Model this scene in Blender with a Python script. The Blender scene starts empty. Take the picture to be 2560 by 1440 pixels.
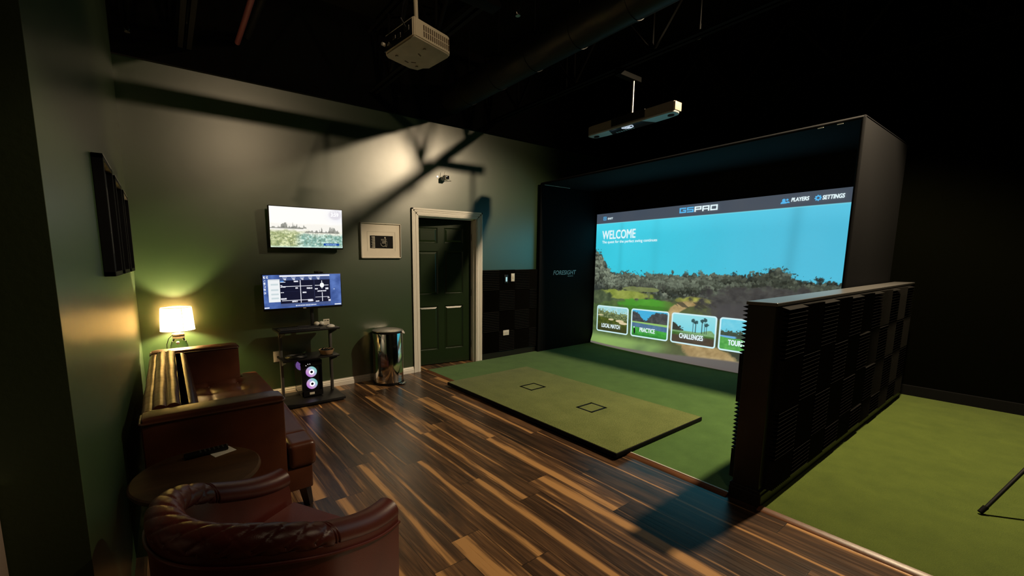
import bpy, bmesh, math, random
import numpy as np
from mathutils import Vector, Matrix
random.seed(7); rng = np.random.RandomState(5)
S = bpy.context.scene
COL = S.collection
PI = math.pi
R = math.radians

# ------------------------------------------------------------------ camera
H = 1.456
yaw, pitch, roll = 0.606978502, -0.133891062, -0.00365200
F, CX, CY = 1050.827, 1147.734, 793.459
f = Vector((math.sin(yaw) * math.cos(pitch), math.cos(yaw) * math.cos(pitch), math.sin(pitch)))
r = Vector((math.cos(yaw), -math.sin(yaw), 0)); u = r.cross(f)
r2 = r * math.cos(roll) + u * math.sin(roll); u2 = -r * math.sin(roll) + u * math.cos(roll)
cam = bpy.data.objects.new('camera', bpy.data.cameras.new('camera'))
M = Matrix((r2, u2, -f)).transposed().to_4x4(); M.translation = (0, 0, H)
cam.matrix_world = M
cam.data.sensor_width = 36; cam.data.lens = F / 2560 * 36
cam.data.shift_x = (1280 - CX) / 2560; cam.data.shift_y = (CY - 720) / 2560
cam.data.clip_start = 0.02
COL.objects.link(cam); S.camera = cam
S.view_settings.view_transform = 'Standard'; S.view_settings.look = 'None'
S.view_settings.gamma = 1; S.view_settings.use_curve_mapping = False
S.view_settings.exposure = 0.0

# ------------------------------------------------------------------ materials
def lin(c):
    return tuple(((x / 255) / 12.92 if x / 255 <= .04045 else ((x / 255 + .055) / 1.055) ** 2.4) for x in c[:3])
def mat(name, col, rough=.5, metal=0., ior=1.5, spec=.5, coat=0., emit=None, es=1., bump=0., bscale=200., var=0., vscale=8., stretch=(1, 1, 1), alpha=1, trans=0., sheen=0.):
    m = bpy.data.materials.new(name); m.use_nodes = True
    n = m.node_tree.nodes; L = m.node_tree.links; b = n['Principled BSDF']
    col = tuple(col) + (1,)
    b.inputs['Base Color'].default_value = col; b.inputs['Roughness'].default_value = rough
    b.inputs['Metallic'].default_value = metal; b.inputs['IOR'].default_value = ior
    b.inputs['Specular IOR Level'].default_value = spec; b.inputs['Coat Weight'].default_value = coat
    b.inputs['Transmission Weight'].default_value = trans
    if sheen: b.inputs['Sheen Weight'].default_value = sheen
    if emit: b.inputs['Emission Color'].default_value = tuple(emit) + (1,); b.inputs['Emission Strength'].default_value = es
    if var or bump:
        tc = n.new('ShaderNodeTexCoord'); mp = n.new('ShaderNodeMapping'); mp.inputs['Scale'].default_value = stretch
        L.new(tc.outputs['Object'], mp.inputs['Vector'])
        if var:
            t = n.new('ShaderNodeTexNoise'); t.inputs['Scale'].default_value = vscale; t.inputs['Detail'].default_value = 6
            L.new(mp.outputs[0], t.inputs['Vector'])
            cr = n.new('ShaderNodeValToRGB'); cr.color_ramp.elements[0].position = .3; cr.color_ramp.elements[1].position = .7
            cr.color_ramp.elements[0].color = tuple(x * (1 - var) for x in col[:3]) + (1,)
            cr.color_ramp.elements[1].color = tuple(min(1, x * (1 + var)) for x in col[:3]) + (1,)
            L.new(t.outputs['Fac'], cr.inputs[0]); L.new(cr.outputs[0], b.inputs['Base Color'])
        if bump:
            t2 = n.new('ShaderNodeTexNoise'); t2.inputs['Scale'].default_value = bscale; t2.inputs['Detail'].default_value = 3
            L.new(mp.outputs[0], t2.inputs['Vector'])
            bp = n.new('ShaderNodeBump'); bp.inputs['Strength'].default_value = bump; bp.inputs['Distance'].default_value = .005
            L.new(t2.outputs['Fac'], bp.inputs['Height']); L.new(bp.outputs[0], b.inputs['Normal'])
    return m
def attr_mat(name, strength=1., base=.05, rough=.6):
    m = bpy.data.materials.new(name); m.use_nodes = True
    n = m.node_tree.nodes; L = m.node_tree.links; b = n['Principled BSDF']
    b.inputs['Base Color'].default_value = (base, base, base, 1); b.inputs['Roughness'].default_value = rough
    b.inputs['Specular IOR Level'].default_value = .2
    a = n.new('ShaderNodeAttribute'); a.attribute_name = 'Col'
    L.new(a.outputs['Color'], b.inputs['Emission Color']); b.inputs['Emission Strength'].default_value = strength
    return m

MT = {}
MT['wall'] = mat('satin_green_paint', (.012, .042, .007), .36, ior=2.35, bump=.10, bscale=9., var=.1, vscale=3.)
MT['wall_dark'] = mat('dark_green_paint', (.022, .034, .010), .6, spec=.3, bump=.1, bscale=60.)
MT['black_wall'] = mat('matte_black_paint', (.0022, .0024, .0012), 1., spec=.0, bump=.1, bscale=40.)
MT['deck'] = mat('black_ceiling_paint', (.002, .002, .0017), .9, spec=.1, bump=.2, bscale=20.)
MT['steel_black'] = mat('black_painted_steel', (.0028, .0027, .0022), .7, spec=.08, bump=.1, bscale=60.)
MT['duct'] = mat('black_duct_paint', (.006, .0056, .0045), .5, spec=.3, bump=.1, bscale=30.)
MT['white_trim'] = mat('white_trim_paint', (.84, .80, .74), .35, bump=.05, bscale=60.)
MT['door'] = mat('green_door_paint', (.012, .026, .009), .3, bump=.05, bscale=80.)
MT['foam'] = mat('black_foam', (.0085, .0078, .0068), .8, spec=.12, bump=.3, bscale=500.)
MT['fabric'] = mat('black_fabric', (.0035, .0037, .0048), .85, spec=.2, bump=.2, bscale=600.)
MT['blackwood'] = mat('black_painted_wood', (.008, .0065, .005), .45, bump=.1, bscale=40.)
MT['cap'] = mat('black_cap_with_sheen', (.10, .097, .092), .32, bump=.05, bscale=60.)  # black cap, reflected screen sheen lifted into its base colour
MT['leather'] = mat('brown_leather', (.075, .021, .009), .34, bump=.14, bscale=320., var=.25, vscale=5.)
MT['redleather'] = mat('oxblood_leather', (.088, .0165, .0125), .36, spec=.4, bump=.10, bscale=340., var=.25, vscale=5.)
MT['darkwood'] = mat('dark_stained_wood', (.012, .006, .004), .35, bump=.1, bscale=50., stretch=(1, 1, .2))
MT['tablewood'] = mat('brown_table_wood', (.07, .032, .012), .5, spec=.3, bump=.08, bscale=40., var=.35, vscale=18., stretch=(.25, 1, 1))
MT['black'] = mat('black_plastic', (.006, .006, .007), .4, spec=.3, bump=.05, bscale=300.)
MT['matteblack'] = mat('matte_black_metal', (.010, .010, .011), .5, bump=.05, bscale=300.)
MT['greymetal'] = mat('grey_metal', (.11, .105, .10), .42, metal=.6, bump=.05, bscale=100.)
MT['steel'] = mat('polished_steel', (.80, .77, .72), .09, metal=1., bump=.0)
MT['brushed'] = mat('brushed_steel', (.30, .29, .27), .3, metal=1., bump=.05, bscale=80., stretch=(1, 8, 1))
MT['white'] = mat('white_plastic', (.70, .67, .62), .4, bump=.03, bscale=200.)
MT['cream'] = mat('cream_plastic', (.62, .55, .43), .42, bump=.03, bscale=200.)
MT['creamgrey'] = mat('greyish_cream_plastic', (.40, .37, .31), .5, bump=.05, bscale=100., var=.12, vscale=12.)  # greyer cream, varied by noise
MT['slot'] = mat('dark_vent_slot', (.10, .07, .045), .7, bump=.05, bscale=100.)
MT['paper'] = mat('white_paper', (.74, .69, .60), .7, bump=.05, bscale=100.)
MT['matboard'] = mat('ivory_mat_board', (.82, .76, .66), .75, bump=.08, bscale=300., var=.04)
MT['silver'] = mat('silver_frame', (.60, .57, .50), .3, metal=.7, bump=.02, bscale=100.)
MT['ink'] = mat('black_ink', (.004, .004, .005), .6, spec=.12, bump=.02, bscale=100.)
MT['glass'] = mat('picture_glass', (.02, .02, .02), .06, ior=1.5, alpha=1, bump=0)
MT['pcglass'] = mat('tinted_pc_glass', (.01, .012, .03), .1, bump=.0)
MT['bowl'] = mat('tan_wood_bowl', (.36, .22, .12), .5, bump=.08, bscale=40., var=.2, vscale=20., stretch=(1, 1, 4))
MT['rubber'] = mat('black_rubber', (.005, .005, .005), .7, spec=.12, bump=.1, bscale=200.)
MT['redpipe'] = mat('maroon_pipe_paint', (.09, .025, .028), .45, bump=.05, bscale=60.)
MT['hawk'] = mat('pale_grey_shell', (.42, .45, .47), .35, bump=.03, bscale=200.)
MT['hawk_shaded'] = mat('shell_shaded_side', (.16, .14, .125), .45, bump=.03, bscale=200.)  # same shell as the underside, shade put into a darker brown
MT['hawk_lit_end'] = mat('shell_lit_end', (.55, .47, .37), .45, bump=.03, bscale=200.)  # same shell again, warm lamplight put into a paler tone
MT['logo_lit'] = mat('lit_badge', (.5, .55, .6), .4, emit=(.55, .65, .78), es=.9, bump=.02)
MT['led_white'] = mat('white_led', (.8, .8, .8), .4, emit=(1, 1, 1), es=1.0, bump=.02)
MT['led_blue'] = mat('blue_led', (.3, .5, .6), .4, emit=(.35, .62, .75), es=.7, bump=.02)
MT['bulb'] = mat('lit_bulb', (1, .9, .7), .4, emit=(1, .82, .5), es=8., bump=.02)
MT['hotbulb'] = mat('glowing_lamp_bulb', (1, .9, .7), .4, emit=(1, .72, .34), es=3200., bump=.02)
MT['lens'] = mat('dark_lens', (.004, .005, .007), .08, bump=.0)
MT['logo_grey'] = mat('grey_print', (.80, .82, .9), .6, bump=.02)
MT['clearglass'] = mat('clear_glass', (.92, .95, .92), .03, trans=1., ior=1.45)
MT['cabinet'] = mat('cream_cabinet_paint', (.20, .15, .12), .4, bump=.05, bscale=50.)
MT['strip'] = mat('brown_reducer_strip', (.15, .06, .025), .35, bump=.1, bscale=60., var=.3, vscale=6., stretch=(6, .6, 6))
MT['striplight'] = mat('pale_worn_strip', (.60, .55, .48), .4, bump=.1, bscale=60.)
MT['txt_white'] = mat('screen_white', (.02, .02, .02), .6, emit=(.80, .96, 1.0), es=.95, bump=.01)
MT['txt_blue'] = mat('screen_blue', (.02, .02, .02), .6, emit=(.10, .48, .88), es=.95, bump=.01)
MT['liner'] = mat('white_bin_liner', (.75, .70, .66), .5, bump=.2, bscale=40.)
MT['tread'] = mat('dull_chrome', (.5, .48, .45), .25, metal=1., bump=.03)

# shade: translucent linen over a real bulb
def shade_mat():
    m = bpy.data.materials.new('linen_shade'); m.use_nodes = True
    n = m.node_tree.nodes; L = m.node_tree.links
    n.remove(n['Principled BSDF']); out = n['Material Output']
    d = n.new('ShaderNodeBsdfDiffuse'); t = n.new('ShaderNodeBsdfTranslucent'); mx = n.new('ShaderNodeMixShader')
    w = n.new('ShaderNodeTexNoise'); w.inputs['Scale'].default_value = 90; tc = n.new('ShaderNodeTexCoord')
    mp = n.new('ShaderNodeMapping'); mp.inputs['Scale'].default_value = (1, 1, 3)
    L.new(tc.outputs['Object'], mp.inputs[0]); L.new(mp.outputs[0], w.inputs['Vector'])
    cr = n.new('ShaderNodeValToRGB'); cr.color_ramp.elements[0].color = (.50, .38, .19, 1); cr.color_ramp.elements[1].color = (.64, .54, .34, 1)
    L.new(w.outputs['Fac'], cr.inputs[0]); L.new(cr.outputs[0], t.inputs['Color']); L.new(cr.outputs[0], d.inputs['Color'])
    mx.inputs[0].default_value = .6
    L.new(d.outputs[0], mx.inputs[1]); L.new(t.outputs[0], mx.inputs[2]); L.new(mx.outputs[0], out.inputs[0])
    return m
MT['shade'] = shade_mat()

def math_node(n, L, op, a, b=None, c=None):
    m = n.new('ShaderNodeMath'); m.operation = op
    for i, v in enumerate((a, b, c)):
        if v is None: continue
        if isinstance(v, (int, float)): m.inputs[i].default_value = v
        else: L.new(v, m.inputs[i])
    return m.outputs[0]

def floor_mat():
    m = bpy.data.materials.new('walnut_plank_floor'); m.use_nodes = True
    n = m.node_tree.nodes; L = m.node_tree.links; b = n['Principled BSDF']
    g = n.new('ShaderNodeNewGeometry'); sp = n.new('ShaderNodeSeparateXYZ'); L.new(g.outputs['Position'], sp.inputs[0])
    x, y = sp.outputs[0], sp.outputs[1]
    A = lambda op, a, b_=None, c=None: math_node(n, L, op, a, b_, c)
    W, LEN = .185, 1.22
    px = A('DIVIDE', x, W); col = A('FLOOR', px); fx = A('FRACT', px)
    wn = n.new('ShaderNodeTexWhiteNoise'); wn.noise_dimensions = '1D'; L.new(col, wn.inputs['W'])
    py = A('ADD', A('DIVIDE', y, LEN), A('MULTIPLY', wn.outputs['Value'], 5.)); row = A('FLOOR', py); fy = A('FRACT', py)
    cb = n.new('ShaderNodeCombineXYZ'); L.new(col, cb.inputs[0]); L.new(row, cb.inputs[1])
    w2 = n.new('ShaderNodeTexWhiteNoise'); w2.noise_dimensions = '2D'; L.new(cb.outputs[0], w2.inputs['Vector'])
    rnd = w2.outputs['Value']
    w3 = n.new('ShaderNodeTexWhiteNoise'); w3.noise_dimensions = '3D'; cb3 = n.new('ShaderNodeCombineXYZ')
    L.new(col, cb3.inputs[0]); L.new(row, cb3.inputs[1]); cb3.inputs[2].default_value = 7.3; L.new(cb3.outputs[0], w3.inputs['Vector'])
    rnd2 = w3.outputs['Value']
    # grain, stretched along the plank
    cg = n.new('ShaderNodeCombineXYZ'); L.new(A('MULTIPLY', x, 20.), cg.inputs[0]); L.new(A('MULTIPLY', y, 1.7), cg.inputs[1]); L.new(A('MULTIPLY', rnd, 40.), cg.inputs[2])
    t = n.new('ShaderNodeTexNoise'); t.inputs['Scale'].default_value = 1.; t.inputs['Detail'].default_value = 7; t.inputs['Distortion'].default_value = 1.2; L.new(cg.outputs[0], t.inputs['Vector'])
    cg2 = n.new('ShaderNodeCombineXYZ'); L.new(A('MULTIPLY', x, 120.), cg2.inputs[0]); L.new(A('MULTIPLY', y, 3.), cg2.inputs[1]); L.new(A('MULTIPLY', rnd, 17.), cg2.inputs[2])
    t2 = n.new('ShaderNodeTexNoise'); t2.inputs['Scale'].default_value = 1.; t2.inputs['Detail'].default_value = 4; L.new(cg2.outputs[0], t2.inputs['Vector'])
    # sapwood: a golden band that wanders along one edge of most planks
    cw = n.new('ShaderNodeCombineXYZ'); L.new(A('MULTIPLY', y, .75), cw.inputs[0]); L.new(A('MULTIPLY', rnd, 30.), cw.inputs[1])
    t3 = n.new('ShaderNodeTexNoise'); t3.inputs['Scale'].default_value = 1.; t3.inputs['Detail'].default_value = 3; L.new(cw.outputs[0], t3.inputs['Vector'])
    pos = A('ADD', A('MULTIPLY', rnd2, .8), A('MULTIPLY', A('SUBTRACT', t3.outputs['Fac'], .5), .45))
    dist = A('ABSOLUTE', A('SUBTRACT', fx, pos))
    width = A('ADD', .05, A('MULTIPLY', A('MULTIPLY', rnd, rnd), .30))
    sap = n.new('ShaderNodeMapRange'); sap.interpolation_type = 'SMOOTHSTEP'
    L.new(A('DIVIDE', dist, width), sap.inputs['Value']); sap.inputs['From Min'].default_value = 0.15; sap.inputs['From Max'].default_value = 1.
    sap.inputs['To Min'].default_value = 1.; sap.inputs['To Max'].default_value = 0.
    tone = A('ADD', A('MULTIPLY', A('SUBTRACT', t.outputs['Fac'], .5), 1.3), A('ADD', A('MULTIPLY', rnd, .50), .22))
    tone = A('ADD', tone, A('MULTIPLY', A('SUBTRACT', t2.outputs['Fac'], .5), .5))
    tone = A('ADD', tone, A('MULTIPLY', sap.outputs[0], .48))
    cr = n.new('ShaderNodeValToRGB'); e = cr.color_ramp.elements
    e[0].position = .05; e[0].color = (.022, .012, .008, 1)
    e[1].position = 1.; e[1].color = (.56, .30, .115, 1)
    k = e.new(.40); k.color = (.065, .035, .020, 1)
    k = e.new(.68); k.color = (.16, .083, .040, 1)
    L.new(tone, cr.inputs[0])
    # joints
    ex = A('MINIMUM', fx, A('SUBTRACT', 1., fx)); ey = A('MINIMUM', fy, A('SUBTRACT', 1., fy))
    jx = A('LESS_THAN', A('MULTIPLY', ex, W), .0013); jy = A('LESS_THAN', A('MULTIPLY', ey, LEN), .0013)
    j = A('MAXIMUM', jx, jy)
    mx = n.new('ShaderNodeMix'); mx.data_type = 'RGBA'; L.new(j, mx.inputs['Factor']); L.new(cr.outputs[0], mx.inputs['A']); mx.inputs['B'].default_value = (.008, .005, .003, 1)
    L.new(mx.outputs['Result'], b.inputs['Base Color'])
    L.new(A('ADD', .22, A('MULTIPLY', t2.outputs['Fac'], .16)), b.inputs['Roughness']); b.inputs['IOR'].default_value = 1.5
    bp = n.new('ShaderNodeBump'); bp.inputs['Strength'].default_value = .18; bp.inputs['Distance'].default_value = .002
    L.new(A('SUBTRACT', t2.outputs['Fac'], A('MULTIPLY', j, 1.)), bp.inputs['Height']); L.new(bp.outputs[0], b.inputs['Normal'])
    return m
MT['floor'] = floor_mat()

def turf_mat(name, c1, c2, scale=260.):
    m = bpy.data.materials.new(name); m.use_nodes = True
    n = m.node_tree.nodes; L = m.node_tree.links; b = n['Principled BSDF']
    g = n.new('ShaderNodeNewGeometry')
    t = n.new('ShaderNodeTexNoise'); t.inputs['Scale'].default_value = scale; t.inputs['Detail'].default_value = 4; L.new(g.outputs['Position'], t.inputs['Vector'])
    t2 = n.new('ShaderNodeTexNoise'); t2.inputs['Scale'].default_value = 5.; t2.inputs['Detail'].default_value = 6; t2.inputs['Roughness'].default_value = .65; L.new(g.outputs['Position'], t2.inputs['Vector'])
    cr = n.new('ShaderNodeValToRGB'); e = cr.color_ramp.elements
    e[0].position = .32; e[0].color = tuple(c1) + (1,); e[1].position = .70; e[1].color = tuple(c2) + (1,)
    L.new(math_node(n, L, 'ADD', math_node(n, L, 'MULTIPLY', t.outputs['Fac'], .65), math_node(n, L, 'MULTIPLY', t2.outputs['Fac'], .35)), cr.inputs[0])
    L.new(cr.outputs[0], b.inputs['Base Color']); b.inputs['Roughness'].default_value = .9; b.inputs['Specular IOR Level'].default_value = .15
    b.inputs['Sheen Weight'].default_value = .15
    bp = n.new('ShaderNodeBump'); bp.inputs['Strength'].default_value = .7; bp.inputs['Distance'].default_value = .008
    L.new(t.outputs['Fac'], bp.inputs['Height']); L.new(bp.outputs[0], b.inputs['Normal'])
    return m
MT['turf'] = turf_mat('artificial_turf', (.052, .125, .028), (.13, .26, .065))
MT['turf_olive'] = turf_mat('putting_turf', (.055, .088, .010), (.13, .18, .024))
MT['mat_turf'] = turf_mat('hitting_mat_turf', (.085, .115, .026), (.235, .275, .085), 110.)

# ------------------------------------------------------------------ mesh helpers
def merge(bm, tmp):
    me = bpy.data.meshes.new('t'); tmp.to_mesh(me); tmp.free(); bm.from_mesh(me); bpy.data.meshes.remove(me)
def bx(bm, x0, x1, y0, y1, z0, z1, bev=0., seg=2, mi=0, rot=None):
    t = bmesh.new(); bmesh.ops.create_cube(t, size=1.)
    for v in t.verts:
        v.co = Vector(((x0 + x1) / 2 + v.co.x * (x1 - x0), (y0 + y1) / 2 + v.co.y * (y1 - y0), (z0 + z1) / 2 + v.co.z * (z1 - z0)))
    if bev: bmesh.ops.bevel(t, geom=t.edges[:], offset=bev, segments=seg, profile=.5, affect='EDGES')
    if rot: t.transform(rot)
    for fc in t.faces: fc.material_index = mi
    merge(bm, t)
def box(*a, **k):
    bm = bmesh.new(); bx(bm, *a, **k); return bm
def cyl(bm, p0, p1, r0, r1=None, n=24, cap=True, mi=0, bev=0.):
    r1 = r0 if r1 is None else r1
    p0, p1 = Vector(p0), Vector(p1); d = p1 - p0
    t = bmesh.new()
    bmesh.ops.create_cone(t, cap_ends=cap, cap_tris=False, segments=n, radius1=r0, radius2=r1, depth=d.length)
    if bev:
        ed = [e for e in t.edges if len(e.link_faces) == 2 and any(len(q.verts) > 4 for q in e.link_faces)]
        bmesh.ops.bevel(t, geom=ed, offset=bev, segments=3, affect='EDGES')
    t.transform(Matrix.Translation((p0 + p1) / 2) @ d.to_track_quat('Z', 'Y').to_matrix().to_4x4())
    for fc in t.faces: fc.material_index = mi
    merge(bm, t)
def tube(bm, pts, rad, n=8, mi=0, closed=False):
    pts = [Vector(p) for p in pts]; N = len(pts); rings = []
    up = Vector((0, 0, 1))
    for i, p in enumerate(pts):
        a = pts[(i - 1) % N] if (i or closed) else pts[0]; b = pts[(i + 1) % N] if (i < N - 1 or closed) else pts[-1]
        d = (b - a).normalized()
        s = d.cross(up)
        if s.length < 1e-3: s = d.cross(Vector((1, 0, 0)))
        s.normalize(); w = s.cross(d)
        rr = rad[i] if isinstance(rad, (list, tuple)) else rad
        rings.append([bm.verts.new(p + s * math.cos(2 * PI * k / n) * rr + w * math.sin(2 * PI * k / n) * rr) for k in range(n)])
    for i in range(N if closed else N - 1):
        A, B = rings[i], rings[(i + 1) % N]
        for k in range(n):
            fc = bm.faces.new((A[k], A[(k + 1) % n], B[(k + 1) % n], B[k])); fc.material_index = mi
    if not closed:
        bm.faces.new(rings[0][::-1]).material_index = mi; bm.faces.new(rings[-1]).material_index = mi
def lathe(bm, prof, cx, cy, n=32, mi=0, sx=1., sy=1.):
    rings = []
    for rr, z in prof:
        rings.append([bm.verts.new((cx + rr * sx * math.cos(2 * PI * k / n), cy + rr * sy * math.sin(2 * PI * k / n), z)) for k in range(n)])
    for i in range(len(rings) - 1):
        for k in range(n):
            fc = bm.faces.new((rings[i][k], rings[i][(k + 1) % n], rings[i + 1][(k + 1) % n], rings[i + 1][k])); fc.material_index = mi
    for rg, fl in ((rings[0], True), (rings[-1], False)):
        bm.faces.new(rg[::-1] if fl else rg).material_index = mi
def prism(bm, poly, a0, a1, axis='z', mi=0, bev=0.):
    """poly: 2D points; extruded along axis from a0 to a1."""
    t = bmesh.new()
    def P(p, a): return {'z': (p[0], p[1], a), 'y': (p[0], a, p[1]), 'x': (a, p[0], p[1])}[axis]
    A = [t.verts.new(P(p, a0)) for p in poly]; B = [t.verts.new(P(p, a1)) for p in poly]; N = len(poly)
    for i in range(N): t.faces.new((A[i], A[(i + 1) % N], B[(i + 1) % N], B[i]))
    t.faces.new(A[::-1]); t.faces.new(B)
    bmesh.ops.recalc_face_normals(t, faces=t.faces[:])
    if bev: bmesh.ops.bevel(t, geom=t.edges[:], offset=bev, segments=2, affect='EDGES')
    for fc in t.faces: fc.material_index = mi
    merge(bm, t)
def cushion(bm, x0, x1, y0, y1, z0, z1, rad, cuts=24, puff=None, mi=0):
    t = bmesh.new(); bmesh.ops.create_cube(t, size=2.)
    bmesh.ops.subdivide_edges(t, edges=t.edges[:], cuts=cuts, use_grid_fill=True)
    c = Vector(((x0 + x1) / 2, (y0 + y1) / 2, (z0 + z1) / 2)); h = Vector(((x1 - x0) / 2, (y1 - y0) / 2, (z1 - z0) / 2))
    for v in t.verts:
        p = Vector((v.co.x * h.x, v.co.y * h.y, v.co.z * h.z)); q = Vector([max(-h[i] + rad, min(h[i] - rad, p[i])) for i in range(3)])
        d = p - q; p = q + (d.normalized() * rad if d.length > 1e-9 else d)
        if puff: p = p + puff(p, h)
        v.co = c + p
    for fc in t.faces: fc.material_index = mi
    merge(bm, t)
def rootm(o):
    return Matrix.LocRotScale(o.location, o.rotation_euler, None)
def obj(name, bm, m, parent=None, smooth=True, world=True, angle=35):
    """bm is in world space (or in the thing's own space if world is False)."""
    top = parent
    if world and parent is not None:
        Mx = Matrix.Identity(4); p = parent
        while p is not None: Mx = rootm(p) @ Mx; p = p.parent
        bm.transform(Mx.inverted())
    me = bpy.data.meshes.new(name)
    bmesh.ops.remove_doubles(bm, verts=bm.verts[:], dist=1e-6)
    bmesh.ops.recalc_face_normals(bm, faces=bm.faces[:])
    bm.to_mesh(me); bm.free()
    for mm in (m if isinstance(m, (list, tuple)) else [m]): me.materials.append(mm)
    if smooth:
        me.polygons.foreach_set('use_smooth', [True] * len(me.polygons))
        try: me.set_sharp_from_angle(angle=R(angle))
        except Exception: pass
    o = bpy.data.objects.new(name, me); COL.objects.link(o)
    if parent is not None: o.parent = parent
    return o
def tag(o, label, cat, group=None, kind=None):
    o['label'] = label; o['category'] = cat
    if group: o['group'] = group
    if kind: o['kind'] = kind
    return o
def thing(name, label, cat, loc, rotz=0., group=None):
    o = bpy.data.objects.new(name, None); COL.objects.link(o); o.empty_display_size = .1
    o.location = loc; o.rotation_euler = (0, 0, rotz)
    return tag(o, label, cat, group)
def struct(name, bm, m, label=None, parent=None, smooth=False):
    o = obj(name, bm, m, parent, smooth)
    if parent is None: o['kind'] = 'structure'
    return o
DG = None
_tc = {}
def text_geo(s):
    if s not in _tc:
        cu = bpy.data.curves.new('t', 'FONT'); cu.body = s; cu.resolution_u = 3
        o = bpy.data.objects.new('t', cu); COL.objects.link(o)
        dg = bpy.context.evaluated_depsgraph_get(); dg.update()
        me = bpy.data.meshes.new_from_object(o.evaluated_get(dg))
        vs = np.array([v.co[:] for v in me.vertices]); fs = [tuple(p.vertices) for p in me.polygons]
        bpy.data.objects.remove(o); bpy.data.curves.remove(cu); bpy.data.meshes.remove(me)
        lo, hi = vs.min(0), vs.max(0); vs[:, :2] = (vs[:, :2] - lo[:2]) / (hi[:2] - lo[:2])
        _tc[s] = (vs, fs)
    return _tc[s]
def text(bm, s, org, xd, yd, w, h, mi=0, shear=0., bold=0.):
    """lettering scaled into a w x h box whose lower-left corner is org."""
    vs, fs = text_geo(s); org, xd, yd = Vector(org), Vector(xd), Vector(yd)
    nrm = xd.cross(yd)
    offs = [(0, 0)] if not bold else [(0, 0), (bold, 0), (0, bold), (bold, bold)]
    for i, (ox, oy) in enumerate(offs):
        V = [bm.verts.new(org + xd * (v[0] * w + shear * v[1] * h + ox) + yd * (v[1] * h + oy) + nrm * (i * .0002)) for v in vs]
        for q in fs:
            try: bm.faces.new([V[k] for k in q]).material_index = mi
            except ValueError: pass
def grid_picture(name, org, ud, vd, w, h, img, m, parent, warp=None):
    """img: (rows, cols, 3) linear colours, row 0 at the bottom, laid on a plane as a colour attribute."""
    nv, nu = img.shape[:2]
    U, V = np.meshgrid(np.linspace(0, 1, nu), np.linspace(0, 1, nv))
    org, ud, vd = np.array(org), np.array(ud), np.array(vd)
    co = org + U[..., None] * w * ud + V[..., None] * h * vd
    if warp is not None: co = co + warp(U, V)
    co = co.reshape(-1, 3)
    if parent is not None: co = co - np.array(parent.location)
    idx = np.arange(nu * nv).reshape(nv, nu)
    q = np.stack([idx[:-1, :-1], idx[:-1, 1:], idx[1:, 1:], idx[1:, :-1]], -1).reshape(-1, 4)
    me = bpy.data.meshes.new(name)
    me.vertices.add(len(co)); me.vertices.foreach_set('co', co.astype(np.float32).ravel())
    me.loops.add(q.size); me.loops.foreach_set('vertex_index', q.ravel().astype(np.int32))
    me.polygons.add(len(q)); me.polygons.foreach_set('loop_start', np.arange(0, q.size, 4, dtype=np.int32))
    try: me.polygons.foreach_set('loop_total', np.full(len(q), 4, dtype=np.int32))
    except Exception: pass
    me.polygons.foreach_set('use_smooth', np.ones(len(q), dtype=bool))
    a = me.color_attributes.new('Col', 'FLOAT_COLOR', 'POINT')
    rgba = np.ones((nu * nv, 4), np.float32); rgba[:, :3] = img.reshape(-1, 3); a.data.foreach_set('color', rgba.ravel())
    me.update(calc_edges=True); me.validate(); me.materials.append(m)
    o = bpy.data.objects.new(name, me); COL.objects.link(o)
    if parent is not None: o.parent = parent
    return o

# numpy painting
def vnoise(U, V, fx, fy, seed=0):
    rs = np.random.RandomState(seed); T = rs.rand(256, 256)
    x, y = U * fx, V * fy; x0, y0 = np.floor(x).astype(int), np.floor(y).astype(int)
    a, b = x - x0, y - y0; a = a * a * (3 - 2 * a); b = b * b * (3 - 2 * b)
    g = lambda i, j: T[i % 256, j % 256]
    return (g(x0, y0) * (1 - a) + g(x0 + 1, y0) * a) * (1 - b) + (g(x0, y0 + 1) * (1 - a) + g(x0 + 1, y0 + 1) * a) * b
def fbm(U, V, fx, fy, oct=4, seed=0):
    s, amp, tot = 0, 1., 0
    for i in range(oct):
        s = s + amp * vnoise(U, V, fx * 2 ** i, fy * 2 ** i, seed + i); tot += amp; amp *= .55
    return s / tot
def sm(a, b, x):
    t = np.clip((x - a) / (b - a), 0, 1); return t * t * (3 - 2 * t)
def put(img, mask, c):
    m = np.clip(mask, 0, 1)[..., None]; img[:] = img * (1 - m) + np.array(c, float) * m if not isinstance(c, np.ndarray) or c.ndim == 1 else img * (1 - m) + c * m
def mixc(c1, c2, t):
    return np.array(c1, float) * (1 - t[..., None]) + np.array(c2, float) * t[..., None]
def tolin(img):
    x = np.clip(img, 0, 255) / 255
    return np.where(x <= .04045, x / 12.92, ((x + .055) / 1.055) ** 2.4)
def rrect(U, V, u0, u1, v0, v1, rad, asp):
    """signed distance to a rounded rectangle, in units of V."""
    x = np.abs(U - (u0 + u1) / 2) * asp - (u1 - u0) / 2 * asp + rad; y = np.abs(V - (v0 + v1) / 2) - (v1 - v0) / 2 + rad
    return np.hypot(np.maximum(x, 0), np.maximum(y, 0)) + np.minimum(np.maximum(x, y), 0) - rad

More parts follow.
